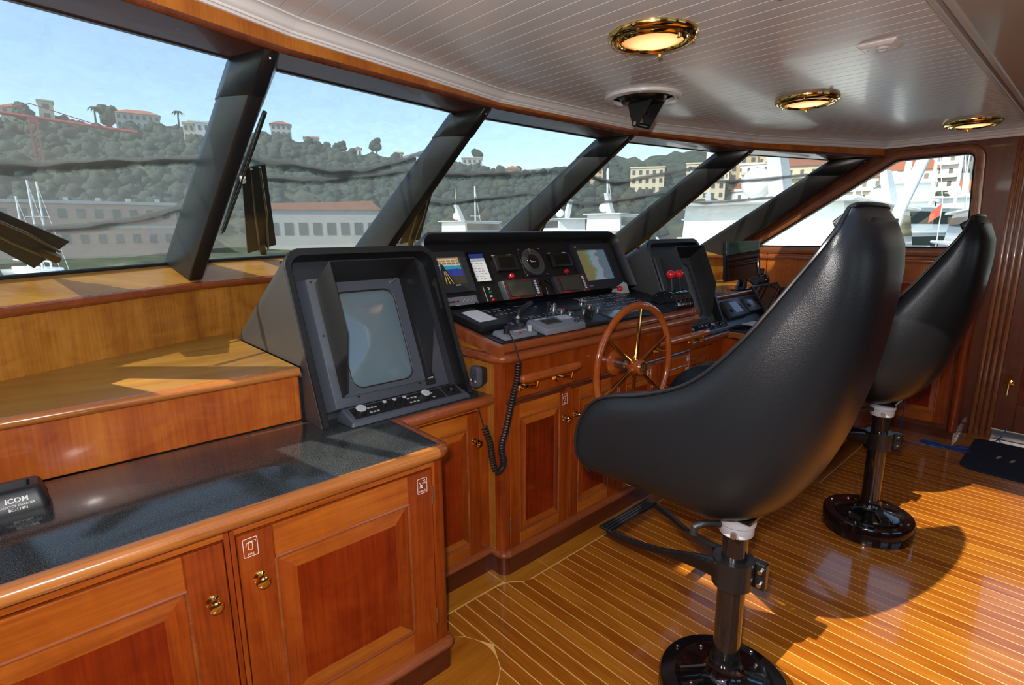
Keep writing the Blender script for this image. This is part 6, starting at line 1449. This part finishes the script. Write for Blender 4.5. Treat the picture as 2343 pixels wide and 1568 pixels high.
def motoryacht(az, d, turn, L_, tiers, label, z0=WZ):
    p = ae(az, 0, d); T = Matrix.Translation((p.x, p.y, z0)) @ rot(az+turn); t = thing('motor_yacht', label, 'boat', (p.x, p.y, z0), 'motor yachts in the marina')
    B = L_*.11
    def sec(x_, w_, z): return [tuple(T @ Vector(q)) for q in ((x_, -w_, z), (x_, -w_*.8, .0), (x_, 0, -.4), (x_, w_*.8, 0), (x_, w_, z))]
    h0 = tiers[0]; obj('hull', MB().loft([sec(-L_/2, B, h0), sec(-L_/4, B*1.05, h0), sec(L_/8, B*1.05, h0*1.02), sec(L_/3, B*.7, h0*1.15), sec(L_/2, .1, h0*1.25)]), YW, t, smooth=50)
    z = h0; a, b = -L_*.42, L_*.22
    for k, hh in enumerate(tiers[1:]):
        w_ = B*(.92-.10*k)
        obj('deckhouse', MB().loft([[tuple(T @ Vector(q)) for q in ((a, -w_, z), (b, -w_, z), (b, w_, z), (a, w_, z))], [tuple(T @ Vector(q)) for q in ((a, -w_*.96, z+hh*.92), (b-hh*.9, -w_*.96, z+hh*.92), (b-hh*.9, w_*.96, z+hh*.92), (a, w_*.96, z+hh*.92))]]), YW, t, smooth=0)
        for sy in (-1, 1): obj('window_band', MB().loft([[tuple(T @ Vector(q)) for q in ((a+.5, sy*(w_+.02), z+hh*.28), (b-hh*.45, sy*(w_+.02), z+hh*.28), (b-hh*.85, sy*(w_*.97+.02), z+hh*.80), (a+.5, sy*(w_*.97+.02), z+hh*.80))], [tuple(T @ Vector(q)) for q in ((a+.5, sy*(w_-.1), z+hh*.28), (b-hh*.45, sy*(w_-.1), z+hh*.28), (b-hh*.85, sy*(w_*.9), z+hh*.80), (a+.5, sy*(w_*.9), z+hh*.80))]]), YG, t, smooth=0)
        obj('deck_edge', MB().box(a-.6, -w_*1.12, z+hh*.92, b-hh*.7, w_*1.12, z+hh, T), YW, t, bevel=.05)
        z += hh; a += L_*.03; b -= L_*.085
    obj('radar_arch', MB().loft([[tuple(T @ Vector(q)) for q in ((a+1, -.25, z), (a+2.2, -.25, z), (a+2.2, .25, z), (a+1, .25, z))], [tuple(T @ Vector(q)) for q in ((a-.2, -.2, z+2.2), (a+.5, -.2, z+2.2), (a+.5, .2, z+2.2), (a-.2, .2, z+2.2))]]), YW, t, smooth=0)
    obj('radar_dome', MB().sphere(T @ Vector((a+1.6, .9, z+.7)), .55, 14, 10), YW, t); obj('aerial', MB().tube([tuple(T @ Vector((a+.2, 0, z+2.2))), tuple(T @ Vector((a, 0, z+4.6)))], .04, 5), YS, t)
    return t
motoryacht(73.0, 30, -78, 28, (3.7, 2.0, 1.75), 'large white motor yacht with two dark window bands, left half of side window')
motoryacht(84.5, 34, -100, 22, (4.2, 1.7, 1.4), 'white motor yacht with one dark window band, right half of side window')
motoryacht(79.0, 48, -70, 18, (4.6, 1.8, 1.5), 'white motor yacht behind the leaning boom'); motoryacht(77.0, 70, -95, 24, (5.2, 2.0, 1.8, 1.6), 'tall white motor yacht further back in the side window'); motoryacht(82.0, 78, -85, 22, (5.5, 2.2, 1.9), 'white motor yacht at the right edge of the side window')
motoryacht(39.5, 85, -60, 22, (4.2, 2.0, 1.8), 'white motor yacht low in the third pane'); motoryacht(46.5, 78, -110, 20, (4.5, 2.0, 1.6), 'white motor yacht low at the right of the third pane'); motoryacht(54.5, 70, -70, 22, (4.5, 2.1, 1.8), 'white motor yacht low in the fourth pane'); motoryacht(62.5, 60, -85, 20, (4.0, 1.9, 1.6), 'white motor yacht low in the last windshield pane')
# leaning white boom just outside the side window, flag
bm_ = thing('davit_boom', 'thick white boom leaning outside the starboard window', 'boom', tuple(ae(76.8, 0, 13)*Vector((1, 1, 0)).x if False else Vector((ae(76.8, 0, 13).x, ae(76.8, 0, 13).y, 0))))
obj('tube', MB().tube([tuple(ae(76.2, -6, 13)), tuple(ae(77.4, 1.6, 13)), tuple(ae(79.3, 8.2, 13))], .105, 18), YS, bm_); obj('end_fitting', MB().tube([tuple(ae(76.2, -6.4, 13)), tuple(ae(76.25, -5.6, 13))], .14, 14), STAIN, bm_)
fg = thing('ensign_flag', 'small red and orange flag on a staff among the yachts', 'flag', tuple(ae(80.2, -2, 40)))
obj('staff', MB().tube([tuple(ae(80.2, -2, 40)), tuple(ae(80.2, 2.2, 40))], .025, 6), YS, fg); q = [ae(80.2, 2.1, 40), ae(79.5, 1.3, 40), ae(79.45, .5, 40), ae(80.2, 1.1, 40)]
obj('cloth', MB().loft([[tuple(v) for v in q], [tuple(v+Vector((.02, 0, 0))) for v in q]]), plain('flag_red', (.6, .06, .03), .7), fg, smooth=0)
# the town on the slope abeam
random.seed(33)
def _facade(name, wall):
    m, nt, p = _new(name); N = nt.nodes.new; L = nt.links.new
    tc = N('ShaderNodeTexCoord'); mp = N('ShaderNodeMapping'); mp.inputs['Scale'].default_value = (1, 1, 1); L(tc.outputs['Object'], mp.inputs[0])
    br = N('ShaderNodeTexBrick'); br.offset = 0; br.inputs['Scale'].default_value = 1; br.inputs['Brick Width'].default_value = 2.6; br.inputs['Row Height'].default_value = 3.0; br.inputs['Mortar Size'].default_value = .88; br.inputs['Mortar Smooth'].default_value = 0
    br.inputs['Color1'].default_value = (.12, .11, .10, 1); br.inputs['Color2'].default_value = (.22, .18, .14, 1); br.inputs['Mortar'].default_value = (*wall, 1)
    sp = N('ShaderNodeSeparateXYZ'); cb_ = N('ShaderNodeCombineXYZ'); ad = N('ShaderNodeMath'); L(mp.outputs[0], sp.inputs[0]); L(sp.outputs[0], ad.inputs[0]); L(sp.outputs[1], ad.inputs[1]); L(ad.outputs[0], cb_.inputs[0]); L(sp.outputs[2], cb_.inputs[1]); L(cb_.outputs[0], br.inputs['Vector'])
    L(br.outputs['Color'], p.inputs['Base Color']); p.inputs['Roughness'].default_value = .8; return m
FAC = [_facade('facade_cream', (.78, .70, .55)), _facade('facade_white', (.84, .82, .78)), _facade('facade_ochre', (.72, .58, .38)), _facade('facade_grey', (.68, .66, .62)), _facade('facade_pink', (.74, .60, .50))]
proto = {}
def block(az, d, w, h, dep, fi, flat, row):
    p = ae(az, 0, d); z = terrain_z(az, d); key = (fi, w, h, dep, flat)
    lab = '%s %s-storey apartment block with %s roof, %s on the town hillside' % (('cream', 'white', 'ochre', 'grey', 'pink')[fi], {6: 'two', 9: 'three', 12: 'four', 15: 'five', 18: 'six'}[h], 'flat' if flat else 'red tiled', {155: 'lowest row', 175: 'second row up', 195: 'third row up', 215: 'fourth row up', 240: 'fifth row up', 265: 'sixth row up', 295: 'seventh row up', 325: 'top row'}[row])
    t = thing('apartment_block', lab, 'building', (p.x, p.y, z), 'apartment blocks on the hillside')
    t.rotation_euler = (0, 0, -R(az+random.uniform(-18, 18)))
    def part(nm, k, mb, mat):
        if k not in proto:
            me = bpy.data.meshes.new(nm); me.from_pydata(mb.v, [], mb.f); me.materials.append(mat); proto[k] = me
        o = bpy.data.objects.new(nm, proto[k]); link(o, t)
    part('body', ('b',)+key, MB().box(-w/2, 0, -8, w/2, dep, h), FAC[fi])
    if flat: part('roof', ('r',)+key, MB().box(-w/2-.3, -.3, h, w/2+.3, dep+.3, h+.6), STUC[1])
    else: part('roof', ('r',)+key, MB().prism([(-w/2-.5, h), (w/2+.5, h), (w/2-1.5, h+2.2), (-w/2+1.5, h+2.2)], -.5, dep+.5, 'Y'), TILE)
    n = int(h/3)
    for k in range(1, n, 1 if n < 5 else 2):
        part('balcony', ('c', k)+key, MB().box(-w/2+.6, -1.1, 3*k-.1, w/2-.6, 0, 3*k+.75), STUC[1] if fi != 1 else STUC[0])
for d in (155, 175, 195, 215, 240, 265, 295, 325):
    az = 63 if d > 190 else 66
    while az < 96:
        w = random.choice((8, 10, 12, 15)); h = random.choice((9, 12, 15, 18)) if d > 175 else random.choice((6, 9, 12)); 
        if random.random() < .95: block(az, d+random.uniform(-7, 7), w, h, 9, random.randrange(5), random.random() < .7, d)
        az += math.degrees(w/d)*random.uniform(.98, 1.12)+.12
